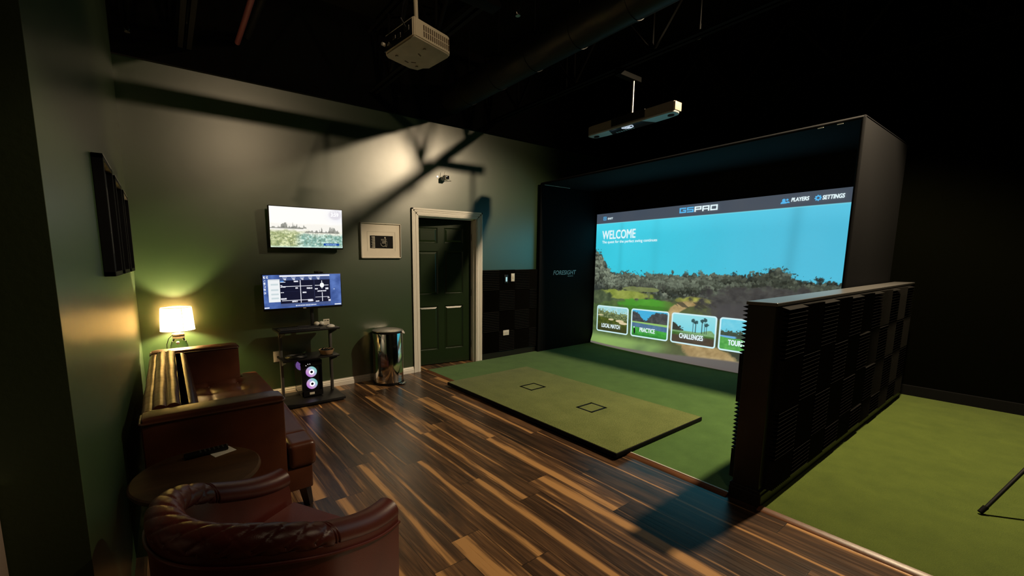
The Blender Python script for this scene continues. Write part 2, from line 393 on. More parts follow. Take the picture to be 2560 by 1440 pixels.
# ------------------------------------------------------------------ room shell
YW, XL, XR, YE, ZC = 4.768, -.23, 6.45, 1.455, 4.15
TX = 2.781          # turf edge
struct('floor', box(-3.2, 6.7, -3.2, 6.2, -.12, 0), MT['floor'])
bm = bmesh.new()                       # back wall with the door opening cut out
OX0, OX1, OZ = 2.672, 3.612, 2.035
bx(bm, XL - .12, OX0, YW, YW + .12, 0, 3.19); bx(bm, OX1, XR + .12, YW, YW + .12, 0, 3.19); bx(bm, OX0, OX1, YW, YW + .12, OZ, 3.19)
struct('wall_back', bm, MT['wall'])
struct('trim_1', box(XL, XR, YW - .03, YW + .12, 3.19, ZC), MT['deck'])
struct('wall_left', box(XL - .12, XL, YE + .006, YW, 0, ZC), MT['wall'])
bm = box(-3.2, XL, YE, YE + .006, 0, ZC); bx(bm, -3.2, XL - .12, YE + .006, YE + .12, 0, ZC); struct('wall_hall', bm, MT['wall_dark'])
struct('wall_right', box(XR, XR + .12, -3.2, YW, 0, ZC), MT['black_wall'])
struct('wall_front', box(-3.2, XR + .12, -3.2, -3.08, 0, ZC), MT['wall_dark'])
struct('wall_west', box(-3.32, -3.2, -3.2, YE + .12, 0, ZC), MT['wall_dark'])
struct('ceiling', box(-3.3, XR + .2, -3.2, YW + .12, ZC, ZC + .1), MT['deck'])
bm = bmesh.new()                       # dark room behind the ajar door
bx(bm, 1.9, 4.4, 6.1, 6.2, 0, 2.7); bx(bm, 1.9, 2.0, YW + .12, 6.1, 0, 2.7); bx(bm, 4.3, 4.4, YW + .12, 6.1, 0, 2.7); bx(bm, 1.9, 4.4, YW + .12, 6.2, 2.6, 2.7)
struct('wall_beyond', bm, MT['black_wall'])

def base_prof(bm, x0, x1, y, hgt=.082, d=.016, mi=0):
    prism(bm, [(y, 0), (y - d, 0), (y - d, hgt * .55), (y - d * .75, hgt * .62), (y - d * .75, hgt * .78), (y - d * .35, hgt * .9), (y - d * .35, hgt), (y, hgt)], x0, x1, 'x', mi)
bm = bmesh.new(); base_prof(bm, XL, 2.583, YW); struct('baseboard_back', bm, MT['white_trim'])
bm = bmesh.new(); bx(bm, 3.702, 4.78, YW - .02, YW, 0, .098, .004); struct('baseboard_back_dark', bm, MT['blackwood'])
bm = bmesh.new(); bx(bm, XR - .02, XR, -3.0, .90, 0, .12, .004); struct('baseboard_right', bm, MT['rubber'])

# door casing: stepped profile on three sides
def casing(bm, x0, x1, ztop, wd=.09):
    steps = [(0, 1., .012), (.08, .92, .02), (.30, .70, .024), (.36, .58, .018), (.62, .30, .026)]
    for a, b, d in ((0., 1., .0155), (.0, .24, .024), (.27, .46, .0205), (.48, .60, .0185), (.63, .84, .020), (.86, 1., .0165)):
        y0 = YW - d
        bx(bm, x0 + wd * a, x0 + wd * b, y0, YW, 0, ztop - wd * a, .002)
        bx(bm, x1 - wd * b, x1 - wd * a, y0, YW, 0, ztop - wd * a, .002)
        bx(bm, x0 + wd * a, x1 - wd * a, y0, YW, ztop - wd * b, ztop - wd * a, .002)
bm = bmesh.new(); casing(bm, 2.583, 3.702, 2.118)
bx(bm, OX0 - .004, OX0 + .012, YW - .01, YW + .125, 0, OZ, .002); bx(bm, OX1 - .012, OX1 + .004, YW - .01, YW + .125, 0, OZ, .002); bx(bm, OX0, OX1, YW - .01, YW + .125, OZ - .012, OZ + .004, .002)
bx(bm, OX1 - .028, OX1 - .01, YW + .035, YW + .075, 0, OZ - .01, .002); bx(bm, OX0 + .01, OX0 + .02, YW + .035, YW + .075, 0, OZ - .01, .002); bx(bm, OX0 + .01, OX1 - .01, YW + .035, YW + .075, OZ - .026, OZ - .01, .002)
struct('trim_2', bm, MT['white_trim'])

# door, ajar, hinged on its right side
door = bpy.data.objects.new('door_1', None); COL.objects.link(door); door['kind'] = 'structure'
door.location = (3.588, YW + .11, 0); door.rotation_euler = (0, 0, -R(9.5))
DW, DH, DT = .912, 2.005, .035
bm = bmesh.new()
cols = [(-.912 + .125, -.912 + .405), (-.912 + .51, -.912 + .79)]; rows = [(.215, .83), (1.0, 1.585), (1.70, 1.90)]
bx(bm, -DW, 0, .012, DT, .012, DH, .002)
xs = [-DW, cols[0][0], cols[0][1], cols[1][0], cols[1][1], 0]
zs = [.012, rows[0][0], rows[0][1], rows[1][0], rows[1][1], rows[2][0], rows[2][1], DH]
for i in (0, 2, 4): bx(bm, xs[i], xs[i + 1], 0, .014, .012, DH, .0)
for j in (0, 2, 4, 6):
    for c in cols: bx(bm, c[0] - .002, c[1] + .002, 0, .014, zs[j], zs[j + 1], .0)
obj('slab', bm, MT['door'], door, smooth=False, world=False)
for c in cols:
    for z0, z1 in rows:
        bm = bmesh.new()
        t = bmesh.new(); m0 = .035; 
        o4 = [t.verts.new((x, .0135, z)) for x, z in ((c[0], z0), (c[1], z0), (c[1], z1), (c[0], z1))]
        i4 = [t.verts.new((x, .013, z)) for x, z in ((c[0] + .012, z0 + .012), (c[1] - .012, z0 + .012), (c[1] - .012, z1 - .012), (c[0] + .012, z1 - .012))]
        k4 = [t.verts.new((x, .002, z)) for x, z in ((c[0] + m0, z0 + m0), (c[1] - m0, z0 + m0), (c[1] - m0, z1 - m0), (c[0] + m0, z1 - m0))]
        fr = [t.verts.new((x, -.003, z)) for x, z in ((c[0] - .004, z0 - .004), (c[1] + .004, z0 - .004), (c[1] + .004, z1 + .004), (c[0] - .004, z1 + .004))]
        for q, w in ((fr, i4), (i4, k4)):
            for k in range(4): t.faces.new((q[k], q[(k + 1) % 4], w[(k + 1) % 4], w[k]))
        t.faces.new(k4); merge(bm, t)
        obj('door_panel', bm, MT['door'], door, smooth=False, world=False)
bm = bmesh.new(); cyl(bm, (-.845, .0, .915), (-.845, -.012, .915), .03, n=24); cyl(bm, (-.845, -.012, .915), (-.845, -.04, .915), .010, n=16)
t = bmesh.new(); bmesh.ops.create_uvsphere(t, u_segments=20, v_segments=12, radius=.027); t.transform(Matrix.Translation((-.845, -.055, .915)) @ Matrix.Diagonal((1, .8, 1, 1))); merge(bm, t)
obj('door_knob', bm, MT['brushed'], door, world=False)
for z in (.25, 1.0, 1.78):
    bm = bmesh.new(); cyl(bm, (.004, -.006, z - .045), (.004, -.006, z + .045), .007, n=12); obj('hinge', bm, MT['brushed'], door, world=False)

# turf floors and the reducer strip
bm = bmesh.new(); bx(bm, TX, XR - .001, 1.059, YW - .022, 0, .012)
o = struct('turf_hitting_bay', bm, MT['turf']); o.name = 'turf_carpet'; del o['kind']
tag(o, 'green artificial turf carpet of the hitting bay under the mat and screen', 'turf')
bm = bmesh.new(); bx(bm, TX, XR - .022, -3.0, .884, 0, .012)
o = obj('turf_carpet', bm, MT['turf_olive'], smooth=False); tag(o, 'olive green artificial turf right of the black foam divider', 'turf')
bm = bmesh.new()
prism(bm, [(TX - .045, 0), (TX - .04, .006), (TX - .012, .014), (TX, .016), (TX + .004, .012), (TX + .004, 0)], -3.0, .89, 'y', 0)
prism(bm, [(TX - .045, 0), (TX - .04, .006), (TX - .012, .014), (TX, .016), (TX + .004, .012), (TX + .004, 0)], 1.06, YW - .03, 'y', 0)
struct('trim_3', bm, MT['strip'], smooth=True)
bm = bmesh.new(); bx(bm, TX - .004, TX + .008, 1.06, 1.74, .015, .018); struct('trim_4', bm, MT['striplight'])

# ------------------------------------------------------------------ ceiling steel, duct, pipe
def joist(x, lab):
    bm = bmesh.new(); z0, z1 = 3.35, 3.98
    for z in (z0, z1):
        for s in (-1, 1):
            bx(bm, x + s * .008, x + s * .052, -3.0, YW - .04, z, z + .006); bx(bm, x + s * .008, x + s * .014, -3.0, YW - .04, z, z + .045)
    y = -3.08; up = True; st = .46
    while y < YW - .1:
        y2 = min(y + st, YW - .06)
        cyl(bm, (x, y, z0 + .03 if up else z1 + .02), (x, y2, z1 + .02 if up else z0 + .03), .018, n=8)
        if up: cyl(bm, (x, y, z0 + .03), (x, y, z1 + .02), .014, n=8)
        y = y2; up = not up
    o = struct('ceiling_joist', bm, MT['steel_black']); return o
for x in (.3, 2.1, 3.9, 5.7): joist(x, '')
bm = bmesh.new(); cyl(bm, (3.19, -3.0, 3.5), (3.19, YW - .03, 3.5), .168, n=40)
for y in np.arange(-2.8, YW - .2, .55):
    cyl(bm, (3.19, y, 3.5), (3.19, y + .03, 3.5), .173, n=40); cyl(bm, (3.19, y + .015, 3.66), (3.19, y + .015, ZC), .004, n=6)
tag(obj('air_duct', bm, MT['duct']), 'long round black air duct running overhead towards the white-framed door', 'duct')
bm = bmesh.new(); cyl(bm, (.26, 2.58, 3.30), (2.14, 2.58, 3.30), .026, n=10)
bx(bm, .26, 2.14, 2.53, 2.63, 3.26, 3.345, .003)
tag(obj('ceiling_strut', bm, MT['steel_black']), 'black crosswise strut under the joists that carries the white projector', 'beam')
bm = bmesh.new(); tube(bm, [(.78, 1.2, 3.62), (.76, 2.0, 3.60), (.74, 3.0, 3.56), (.735, 4.3, 3.52), (.735, YW - .03, 3.52)], .024, 12); cyl(bm, (.74, 3.0, 3.56), (.74, 3.0, ZC), .004, n=6); cyl(bm, (.76, 2.0, 3.6), (.76, 2.0, ZC), .004, n=6)
tag(obj('sprinkler_pipe', bm, MT['redpipe']), 'dull maroon sprinkler pipe under the black ceiling left of the projector', 'pipe')
bm = bmesh.new(); tube(bm, [(.86, 1.2, 3.66), (.84, 3.0, 3.62), (.83, YW - .03, 3.60)], .03, 12); cyl(bm, (.84, 3.0, 3.62), (.84, 3.0, ZC), .004, n=6)
tag(obj('ceiling_conduit', bm, MT['steel_black']), 'black conduit running beside the maroon sprinkler pipe', 'pipe')

def sprinkler(x, y, z, lab):
    T = thing('fire_sprinkler', lab, 'sprinkler', (x, y, z))
    bm = bmesh.new(); cyl(bm, (x, y, z + .045), (x, y, z + .12), .012, n=10); cyl(bm, (x, y, z + .12), (x, y, ZC), .01, n=8); obj('pipe_drop', bm, MT['steel_black'], T)
    bm = bmesh.new(); cyl(bm, (x, y, z), (x, y, z + .006), .02, n=16)
    tube(bm, [(x - .004, y, z + .004), (x - .016, y, z + .025), (x - .006, y, z + .047)], .003, 6); tube(bm, [(x + .004, y, z + .004), (x + .016, y, z + .025), (x + .006, y, z + .047)], .003, 6)
    obj('deflector', bm, MT['tread'], T)
    T['group'] = 'ceiling sprinkler heads'
sprinkler(2.39, 4.64, 3.34, 'small metal sprinkler head on the ceiling right above the framed print')
sprinkler(2.485, 2.735, 3.40, 'small metal sprinkler head high beside the duct, nearest the white projector')
sprinkler(4.017, 3.574, 3.40, 'small metal sprinkler head left of the overhead launch monitor')
sprinkler(4.05, 2.088, 3.40, 'small metal sprinkler head up to the right of the overhead launch monitor')
sprinkler(-.10, 4.55, 3.30, 'small metal sprinkler head high in the dark corner above the table lamp')

# ------------------------------------------------------------------ acoustic foam
def foam_mesh(w, h, depth=.048, nr=12):
    """ridges run along X; faces -Y; back at y=0; centred."""
    bm = bmesh.new(); pr = [(0., -h / 2)]; pr.append((-.014, -h / 2))
    p = .0254; n = max(1, int(round(h / p))); p = h / n
    for i in range(n):
        z = -h / 2 + i * p
        pr += [(-.014, z + .001), (-depth, z + p / 2), (-.014, z + p - .001)]
    pr += [(-.014, h / 2), (0., h / 2)]
    prism(bm, pr, -w / 2, w / 2, 'x'); return bm
def foam_proto(w, h, name='foam_tile'):
    bm = foam_mesh(w, h); me = bpy.data.meshes.new(name); bmesh.ops.recalc_face_normals(bm, faces=bm.faces[:]); bm.to_mesh(me); bm.free(); me.materials.append(MT['foam']); return me
TS = .305
foamH = foam_proto(TS - .002, TS - .002); foamHc = foam_proto(TS - .002, .183); foamVc = foam_proto(.183, TS - .002); foamHn = foam_proto(.16, TS - .002); foamVn = foam_proto(TS - .002, .16)
rown = ['top row', 'second row', 'third row', 'bottom row']; coln = ['beside the white door trim', 'second column from the door', 'third column from the door', 'narrow column against the black enclosure']
for i in range(4):
    for j in range(4):
        hor = (i + j) % 2 == 0
        w = TS if i < 3 else .162
        me = (foamH if i < 3 else (foamHn if hor else foamVn))
        o = bpy.data.objects.new('foam_tile', me); COL.objects.link(o)
        o.location = (3.703 + i * TS + w / 2, YW - .0005, 1.322 - (j + .5) * TS)
        if not hor: o.rotation_euler = (0, R(90), 0)
        tag(o, 'black foam tile with %s ridges, %s, %s' % ('horizontal' if hor else 'vertical', rown[j], coln[i]), 'foam tile', 'foam tiles on the back wall')

# divider half wall
Y0, Y1, DX0 = .907, 1.047, 2.79
DV = thing('acoustic_divider', 'long black half wall clad in ridged foam tiles between the two turf areas', 'divider', (4.6, .977, 0))
obj('body', box(DX0, XR - .001, Y0, Y1, 0.0, 1.195, .003), MT['blackwood'], DV, smooth=False)
obj('cap', box(DX0 - .006, XR - .001, Y0 - .008, Y1 + .008, 1.195, 1.215, .004), MT['cap'], DV, smooth=False)
bm = bmesh.new()
for d, z in ((.022, .075), (.014, .095)): bx(bm, DX0 - d, XR - .001, Y0 - d, Y1 + min(d, .011), .0, z, .004)
obj('base_trim', bm, MT['blackwood'], DV, smooth=False)
EXF = 4.76
for side in (0, 1):
    for i in range(12):
        x0 = 2.845 + i * TS
        if x0 + TS > XR or (side == 1 and x0 + TS > EXF): continue
        for j in range(4):
            hor = (i + j) % 2 == 0
            if j < 3: me, zc = foamH, 1.19 - (j + .5) * TS
            else: me, zc = (foamHc if hor else foamVc), .275 - .183 / 2
            o = bpy.data.objects.new('foam_tile', me); COL.objects.link(o); o.parent = DV
            yy = (Y0 + .0005) if side == 0 else (Y1 - .0005)
            o.location = Vector((x0 + TS / 2, yy, zc)) - DV.location
            o.rotation_euler = (0, 0 if hor else R(90), 0 if side == 0 else R(180))

# ------------------------------------------------------------------ simulator enclosure
EX0, EX1, EY0, EY1, EZ = 4.80, 6.36, 1.072, 4.715, 2.63
EN = thing('simulator_enclosure', 'tall black fabric golf enclosure around the projected screen', 'enclosure', (5.6, 2.9, 0))
bm = bmesh.new(); bx(bm, EX0, EX1, EY1 - .03, EY1, .012, EZ, .01); obj('side_panel', bm, MT['fabric'], EN)
bm = bmesh.new(); bx(bm, EX0, EX1, EY0, EY0 + .024, .012, EZ, .008); obj('side_panel', bm, MT['fabric'], EN)
bm = bmesh.new(); bx(bm, EX0, EX1, EY0, EY1, EZ - .03, EZ, .01); obj('roof_panel', bm, MT['fabric'], EN)
bm = bmesh.new()
bx(bm, 6.16, 6.19, EY0 + .03, 1.40, .012, EZ - .03); bx(bm, 6.16, 6.19, 4.665, EY1 - .03, .012, EZ - .03); bx(bm, 6.16, 6.19, EY0 + .03, EY1 - .03, 2.24, EZ - .03); bx(bm, 6.33, 6.36, EY0 + .03, EY1 - .03, .012, EZ - .03)
obj('back_panel', bm, MT['fabric'], EN)
bm = bmesh.new()
pr = .015
for yy in (EY0 + .0145, EY1 - .012):
    tube(bm, [(EX0, yy, .012 + pr), (EX0, yy, EZ - .02)], pr, 12); bx(bm, EX0 - pr * 1.1, EX0 + pr * 1.1, yy - pr * 1.1, yy + pr * 1.1, .012, .012 + pr)
tube(bm, [(EX0, EY0 + .0145, EZ - .02), (EX0, EY1 - .012, EZ - .02)], pr, 12)
obj('padded_frame', bm, MT['fabric'], EN)
bm = bmesh.new(); text(bm, 'FORESIGHT', (5.085, EY1 - .0315, 1.225), (1, 0, 0), (0, 0, 1), .53, .068, 0, .25, .002)
text(bm, 'SPORTS', (5.43, EY1 - .0315, 1.19), (1, 0, 0), (0, 0, 1), .13, .018, 0, .2)
obj('lettering', bm, MT['logo_grey'], EN, smooth=False)
bm = bmesh.new(); bx(bm, EX0 + .05, EX0 + .62, EY1 - .036, EY1 - .03, 2.594, 2.602); obj('edge_strip', bm, MT['white'], EN, smooth=False)  # edge highlight under the roof, modelled as a thin white strip
for y in (1.355, 1.225):
    bm = bmesh.new(); bx(bm, EX0 - .036, EX0 - .03, y - .02, y + .02, 2.583, 2.589); obj('cable_tie', bm, MT['white'], EN, smooth=False)

# projected golf picture on the impact screen
nu, nv = 760, 520
U, V = np.meshgrid(np.linspace(0, 1, nu), np.linspace(0, 1, nv))
img = np.zeros((nv, nu, 3))
put(img, np.ones_like(U), mixc((60, 202, 224), (80, 186, 216), sm(.1, 1, U)))
img += ((fbm(U, V, 3, 2, 3, 40) - .5) * 14)[..., None] + (sm(.80, .93, V) * 10)[..., None]
img *= (1 - .07 * np.exp(-((U - .86 + .03 * (1 - V)) / .02) ** 2) - .05 * np.exp(-((U - .15) / .012) ** 2) - .03 * np.exp(-((U - .33) / .02) ** 2))[..., None]  # fabric wrinkles, their shading painted as darker vertical bands
tu = [0, .03, .054, .08, .105, .18, .26, .32, .379, .48, .586, .69, .76, .816, .85, .873, .943, 1.]
tv = [.735, .70, .640, .585, .552, .556, .548, .542, .55, .553, .56, .556, .575, .592, .56, .545, .522, .535]
top = np.interp(U[0], tu, tv)[None, :] + (fbm(U, V * 0, 60, 1, 3, 3)[:1] - .5) * .05
tr = fbm(U, V, 55, 40, 4, 11); tr2 = fbm(U, V, 18, 10, 4, 15)
tree = sm(-.012, .010, top - V + (tr - .5) * .10)
tc = mixc((50, 56, 54), (134, 142, 128), np.clip((tr - .38) * 1.7 + (tr2 - .5) * 1.4 - .35 * sm(.55, .75, U), 0, 1))
tc = tc * (1 - .25 * sm(.5, .9, U))[..., None] * np.array([1, 1.0, .97])
put(img, tree, tc)
tk = (np.sin(U * 900 + 8 * tr2) > .3) * sm(.40, .42, V) * sm(.52, .48, V) * sm(.15, .18, U) * sm(.36, .30, U)
put(img, tk * .5, (150, 160, 150))
leaf = (fbm(U, V, 170, 120, 2, 21) > .66) * (fbm(U, V, 22, 9, 2, 22) > .5) * (V > top - .02) * (V < top + .03) * (V < .93)
put(img, leaf * .8, (48, 70, 74))
def splat(u0, v0, ru, rv, c, a=.85):
    i0, i1 = max(0, int((u0 - ru) * nu)), min(nu, int((u0 + ru) * nu) + 2); j0, j1 = max(0, int((v0 - rv) * nv)), min(nv, int((v0 + rv) * nv) + 2)
    if i1 <= i0 or j1 <= j0: return
    d = ((U[j0:j1, i0:i1] - u0) / ru) ** 2 + ((V[j0:j1, i0:i1] - v0) / rv) ** 2 + (tr[j0:j1, i0:i1] - .5) * 1.2
    m = (np.clip((1 - d) * 3, 0, 1) * a)[..., None]; img[j0:j1, i0:i1] = img[j0:j1, i0:i1] * (1 - m) + np.array(c) * m
ts = np.random.RandomState(77)
for k in range(620):
    u0 = ts.rand(); tp = np.interp(u0, tu, tv); base = .44 + .02 * ts.rand() if u0 < .6 else .40
    row = k / 620.; h_ = tp - row * (tp - base) * .75 + .008 * ts.randn(); g = 62 + 34 * ts.rand() - 22 * sm(.5, .8, np.array(u0)) - 10 * (ts.rand() < .3)
    if u0 < .12: g += 16
    for q in range(13):
        du, dv = ts.randn() * .0075, -abs(ts.randn()) * .028
        lt = g * (1.35 if dv > -.012 else (.95 if dv > -.035 else .62))
        splat(u0 + du, h_ + dv, .0032 + .0034 * ts.rand(), .005 + .007 * ts.rand(), (lt * .96, lt * 1.04, lt * .90))
for k in range(46):
    u0 = .22 + .17 * ts.rand(); splat(u0, .455 + .03 * ts.rand(), .0012, .03, (70, 72, 66), .7)
# bushes, fairway, sand, dark mass
ng = fbm(U, V, 40, 30, 4, 30); n2 = fbm(U, V, 10, 14, 4, 33)
def blob(u0, v0, ru, rv, e=.35): return sm(1 + e, 1 - e, ((U - u0) / ru) ** 2 + ((V - v0) / rv) ** 2 + (ng - .5) * 1.4)
put(img, sm(.40, .34, V + (n2 - .5) * .12) * sm(.75, .55, U), mixc((52, 70, 44), (96, 118, 66), ng))
put(img, blob(.17, .40, .15, .035), mixc((108, 124, 48), (170, 180, 92), ng))
put(img, blob(.03, .37, .08, .05), mixc((48, 60, 44), (100, 114, 80), ng))
put(img, blob(.27, .445, .10, .018, .2) * .8, mixc((110, 122, 70), (150, 160, 100), ng))
put(img, blob(.31, .335, .16, .042), mixc((52, 120, 34), (98, 176, 62), n2))
put(img, blob(.30, .30, .20, .03) * .6, mixc((40, 86, 30), (80, 140, 50), n2))
put(img, blob(.53, .385, .085, .030), mixc((110, 116, 52), (186, 186, 92), ng))
put(img, sm(.36, .42, U + (n2 - .5) * .05) * sm(.40, .36, V + (ng - .5) * .05) * sm(.9, .5, U) * .5, (96, 90, 62))
put(img, blob(.80, .40, .26, .10, .3), mixc((54, 52, 53), (92, 92, 88), np.clip(ng * 1.3 - .3, 0, 1)))
put(img, blob(.72, .33, .16, .06, .4), mixc((66, 64, 66), (80, 78, 78), ng))
path_u = np.interp(V[:, 0], [.03, .07, .12, .2, .29, .34, .40], [.66, .60, .52, .455, .425, .455, .52])[:, None]
pw = np.interp(V[:, 0], [.03, .08, .15, .25, .31, .36, .40], [.12, .10, .06, .026, .028, .04, .02])[:, None]
put(img, sm(1.15, .8, np.abs(U - path_u) / pw + (ng - .5) * .8) * sm(.40, .37, V), mixc((134, 110, 70), (206, 182, 132), ng))
put(img, blob(.52, .36, .09, .02, .3) * .7 * (fbm(U + V, V, 60, 18, 2, 50) > .5), (58, 58, 50))
# bottom band
put(img, sm(.12, .06, V + (n2 - .5) * .05) * sm(.46, .36, U), mixc((84, 104, 70), (142, 176, 96), n2))
put(img, sm(.09, .05, V) * sm(.30, .2, U) * .6, (150, 186, 100))
put(img, sm(.11, .07, V - .05 * (U - .5)) * sm(.70, .80, U), (96, 88, 86))
put(img, sm(.020, .008, V - .038 * sm(.15, .8, U)), mixc((112, 104, 98), (92, 86, 84), sm(.3, .9, U)))
# menu cards
asp = 3.26 / 2.225
cards = [(.027, .208), (.229, .411), (.429, .616), (.632, .822)]
for ci, (u0, u1) in enumerate(cards):
    d = rrect(U, V, u0, u1, .106, .300, .014, asp); inside = sm(.001, -.001, d)
    a, b = (U - u0) / (u1 - u0), (V - .106) / .194
    nn = fbm(a, b, 14, 12, 4, 60 + ci); n3 = fbm(a, b, 30, 24, 3, 70 + ci)
    c = np.zeros_like(img)
    if ci == 0:
        put(c, np.ones_like(a), mixc((140, 205, 215), (190, 225, 222), nn))
        put(c, sm(-.03, .03, .86 - b - .12 * a + (n3 - .5) * .3), mixc((58, 70, 44), (150, 165, 110), np.clip(n3 * 1.6 - .3, 0, 1)))
        put(c, sm(-.02, .02, .58 - .1 * a - b), mixc((40, 56, 22), (104, 112, 40), nn))
        for (x, y, ru, rv) in ((.12, .64, .10, .02), (.47, .50, .09, .035), (.75, .47, .13, .05), (.86, .40, .13, .05)):
            put(c, sm(1.2, .8, ((a - x) / ru) ** 2 + ((b - y) / rv) ** 2), (216, 200, 160))
        put(c, sm(.35, .10, b) * .6, (50, 48, 32))
    if ci == 1:
        put(c, np.ones_like(a), (70, 175, 220))
        put(c, sm(-.02, .02, .93 - .32 * np.exp(-((a - .38) / .16) ** 2) - b + (n3 - .5) * .12), mixc((44, 46, 50), (96, 98, 98), nn))
        put(c, sm(-.01, .01, .56 - .02 * a - b), (148, 196, 110))
        put(c, sm(-.01, .01, .51 - .05 * a - b), mixc((64, 98, 130), (96, 132, 165), nn))
        put(c, sm(-.01, .01, .36 - .08 * a - b), mixc((44, 130, 46), (84, 190, 80), nn))
        put(c, sm(-.01, .01, .26 - .02 * a - b) * sm(.15, .05, b) * .5, (34, 100, 38))
        put(c, sm(1.2, .8, ((a - .095) / .025) ** 2 + ((b - .20) / .12) ** 2), (14, 22, 22)); put(c, sm(1.2, .8, ((a - .08) / .02) ** 2 + ((b - .33) / .03) ** 2), (190, 225, 225))
    if ci == 2:
        put(c, np.ones_like(a), mixc((108, 205, 224), (150, 222, 230), b))
        put(c, sm(-.02, .02, .70 - .9 * a - b + (n3 - .5) * .3), (56, 58, 50))
        put(c, sm(-.02, .02, .43 - b + .1 * sm(.6, .9, a) * sm(1, .9, a)), mixc((104, 150, 96), (140, 180, 130), n3))
        put(c, sm(-.02, .02, .38 - .05 * a - b), mixc((52, 92, 40), (86, 124, 58), nn))
        put(c, sm(-.04, .04, .28 - b), mixc((64, 56, 46), (86, 74, 60), nn))
        for x, hh in ((.50, .80), (.56, .76), (.70, .82), (.76, .86), (.80, .70)):
            put(c, (np.abs(a - x) < .008) * (b < hh) * (b > .4) * .8, (50, 70, 74))
            put(c, sm(1.3, .7, ((a - x) / .045) ** 2 + ((b - hh) / .06) ** 2 + (n3 - .5) * 2.4) * .85, (40, 66, 68))
    if ci == 3:
        put(c, np.ones_like(a), mixc((96, 198, 224), (130, 212, 230), nn))
        put(c, sm(-.02, .02, .60 - b + (n3 - .5) * .25), mixc((44, 58, 48), (80, 92, 76), n3))
        put(c, sm(-.01, .01, .46 - b) * sm(.36, .30, a), (110, 170, 220))
        put(c, sm(-.01, .01, .42 - .03 * np.sin(a * 6) - b), mixc((60, 140, 62), (110, 190, 96), nn))
    put(img, inside, c)
    put(img, sm(.0058, .0036, np.abs(d)), (206, 240, 246))
# header bar
put(img, sm(.924, .928, V), mixc((76, 82, 92), (62, 74, 90), fbm(U, V, 6, 3, 3, 80)))
put(img, sm(.004, .002, np.abs(V - .925)) * .6, (130, 220, 235))
SX, SY1, SW, SH, SZ0 = 6.10, 4.66, 3.26, 2.205, .02
def billow(U, V):
    o = np.zeros(U.shape + (3,)); k = sm(.10, 0., V) ** 1.5
    o[..., 0] = -(.05 + .15 * np.sin(np.pi * np.clip(U, 0, 1)) ** .7 + .05 * U) * k - .012 * np.sin(U * 9) * np.sin(V * 3.1)
    o[..., 2] = .012 * k * (1 - U)
    return o
IS = thing('impact_screen', 'large white golf impact screen showing a projected blue-sky course menu', 'screen', (SX, 3.03, 0))
# map: v in the picture was measured with z = 2.225 v
sc = attr_mat('projected_picture', 1.0, .12)
grid_picture('picture', (SX, SY1, SZ0), (0, -1, 0), (0, 0, 1), SW, SH, tolin(img), sc, IS, billow)
obj('backing', box(6.118, 6.13, 1.42, 4.64, .15, 2.23), MT['fabric'], IS, smooth=False)
def st(bm, s, u0, u1, v0, v1, mi=0, shear=0., bold=0.):
    text(bm, s, (SX - .014, SY1 - u0 * SW, SZ0 + v0 * SH), (0, -1, 0), (0, 0, 1), (u1 - u0) * SW, (v1 - v0) * SH, mi, shear, bold)
for nm, a in (('heading', ('WELCOME', .040, .226, .808, .870, 0, 0, .006)), ('tagline', ('The quest for the perfect swing continues', .041, .338, .772, .797, 0, 0, .002)),
              ('exit_lettering', ('EXIT', .069, .098, .953, .965, 0, 0, .003)), ('players_lettering', ('PLAYERS', .836, .886, .955, .974, 0, .1, .004)), ('settings_lettering', ('SETTINGS', .924, .981, .951, .971, 0, .1, .004)),
              ('card_title', ('LOCAL MATCH', .058, .166, .136, .166, 0, 0, .004)), ('card_title', ('PRACTICE', .275, .352, .142, .172, 0, 0, .004)), ('card_title', ('CHALLENGES', .468, .569, .140, .172, 0, 0, .005)),
              ('card_title', ('TOURNAMENTS', .668, .795, .140, .172, 0, 0, .005)), ('card_subtitle', ('TEAM', .715, .745, .175, .185)), ('version_lettering', ('V 1.0.45', .070, .103, .056, .068, 0, 0, .002))):
    bm = bmesh.new(); st(bm, *a); obj(nm, bm, MT['txt_white'], IS, smooth=False)
# wide square-cut logo built from bars
bm = bmesh.new()
def bars(ox, w, h, segs, mi):
    for a0, a1, b0, b1 in segs:
        u0, u1 = ox + a0 * w, ox + a1 * w; v0, v1 = .950 + b0 * h, .950 + b1 * h
        P = [(u0, v0), (u1, v0), (u1, v1), (u0, v1)]
        vs = [bm.verts.new((SX - .013, SY1 - p[0] * SW, SZ0 + p[1] * SH)) for p in P]; bm.faces.new(vs).material_index = mi
LW, LH, t_ = .0285, .033, .24
x = .4335
G = [(0, .2, 0, 1), (0, 1, .76, 1), (0, 1, 0, .24), (.8, 1, 0, .55), (.5, 1, .38, .6)]
Sg = [(0, 1, .78, 1), (0, .2, .4, 1), (0, 1, .39, .61), (.8, 1, 0, .6), (0, 1, 0, .22)]
Pg = [(0, .2, 0, 1), (0, 1, .76, 1), (.8, 1, .35, 1), (0, 1, .33, .57)]
Rg = [(0, .2, 0, 1), (0, 1, .76, 1), (.8, 1, 0, 1), (0, 1, .30, .50)]
Og = [(0, .2, 0, 1), (.8, 1, 0, 1), (0, 1, .76, 1), (0, 1, 0, .24)]
for k, (sg, mi) in enumerate(((G, 1), (Sg, 1), (Pg, 0), (Rg, 0), (Og, 0))): bars(x + k * .0318, LW, LH, sg, mi)
obj('wordmark', bm, [MT['txt_white'], MT['txt_blue']], IS, smooth=False); bm = bmesh.new()
bars(.043, .017, .026, [(0, .15, 0, 1), (.85, 1, 0, 1), (0, 1, 0, .15), (0, 1, .85, 1), (.3, .7, .4, .6), (.42, .58, .3, .7)], 1)
obj('exit_icon', bm, [MT['txt_white'], MT['txt_blue']], IS, smooth=False); bm = bmesh.new()
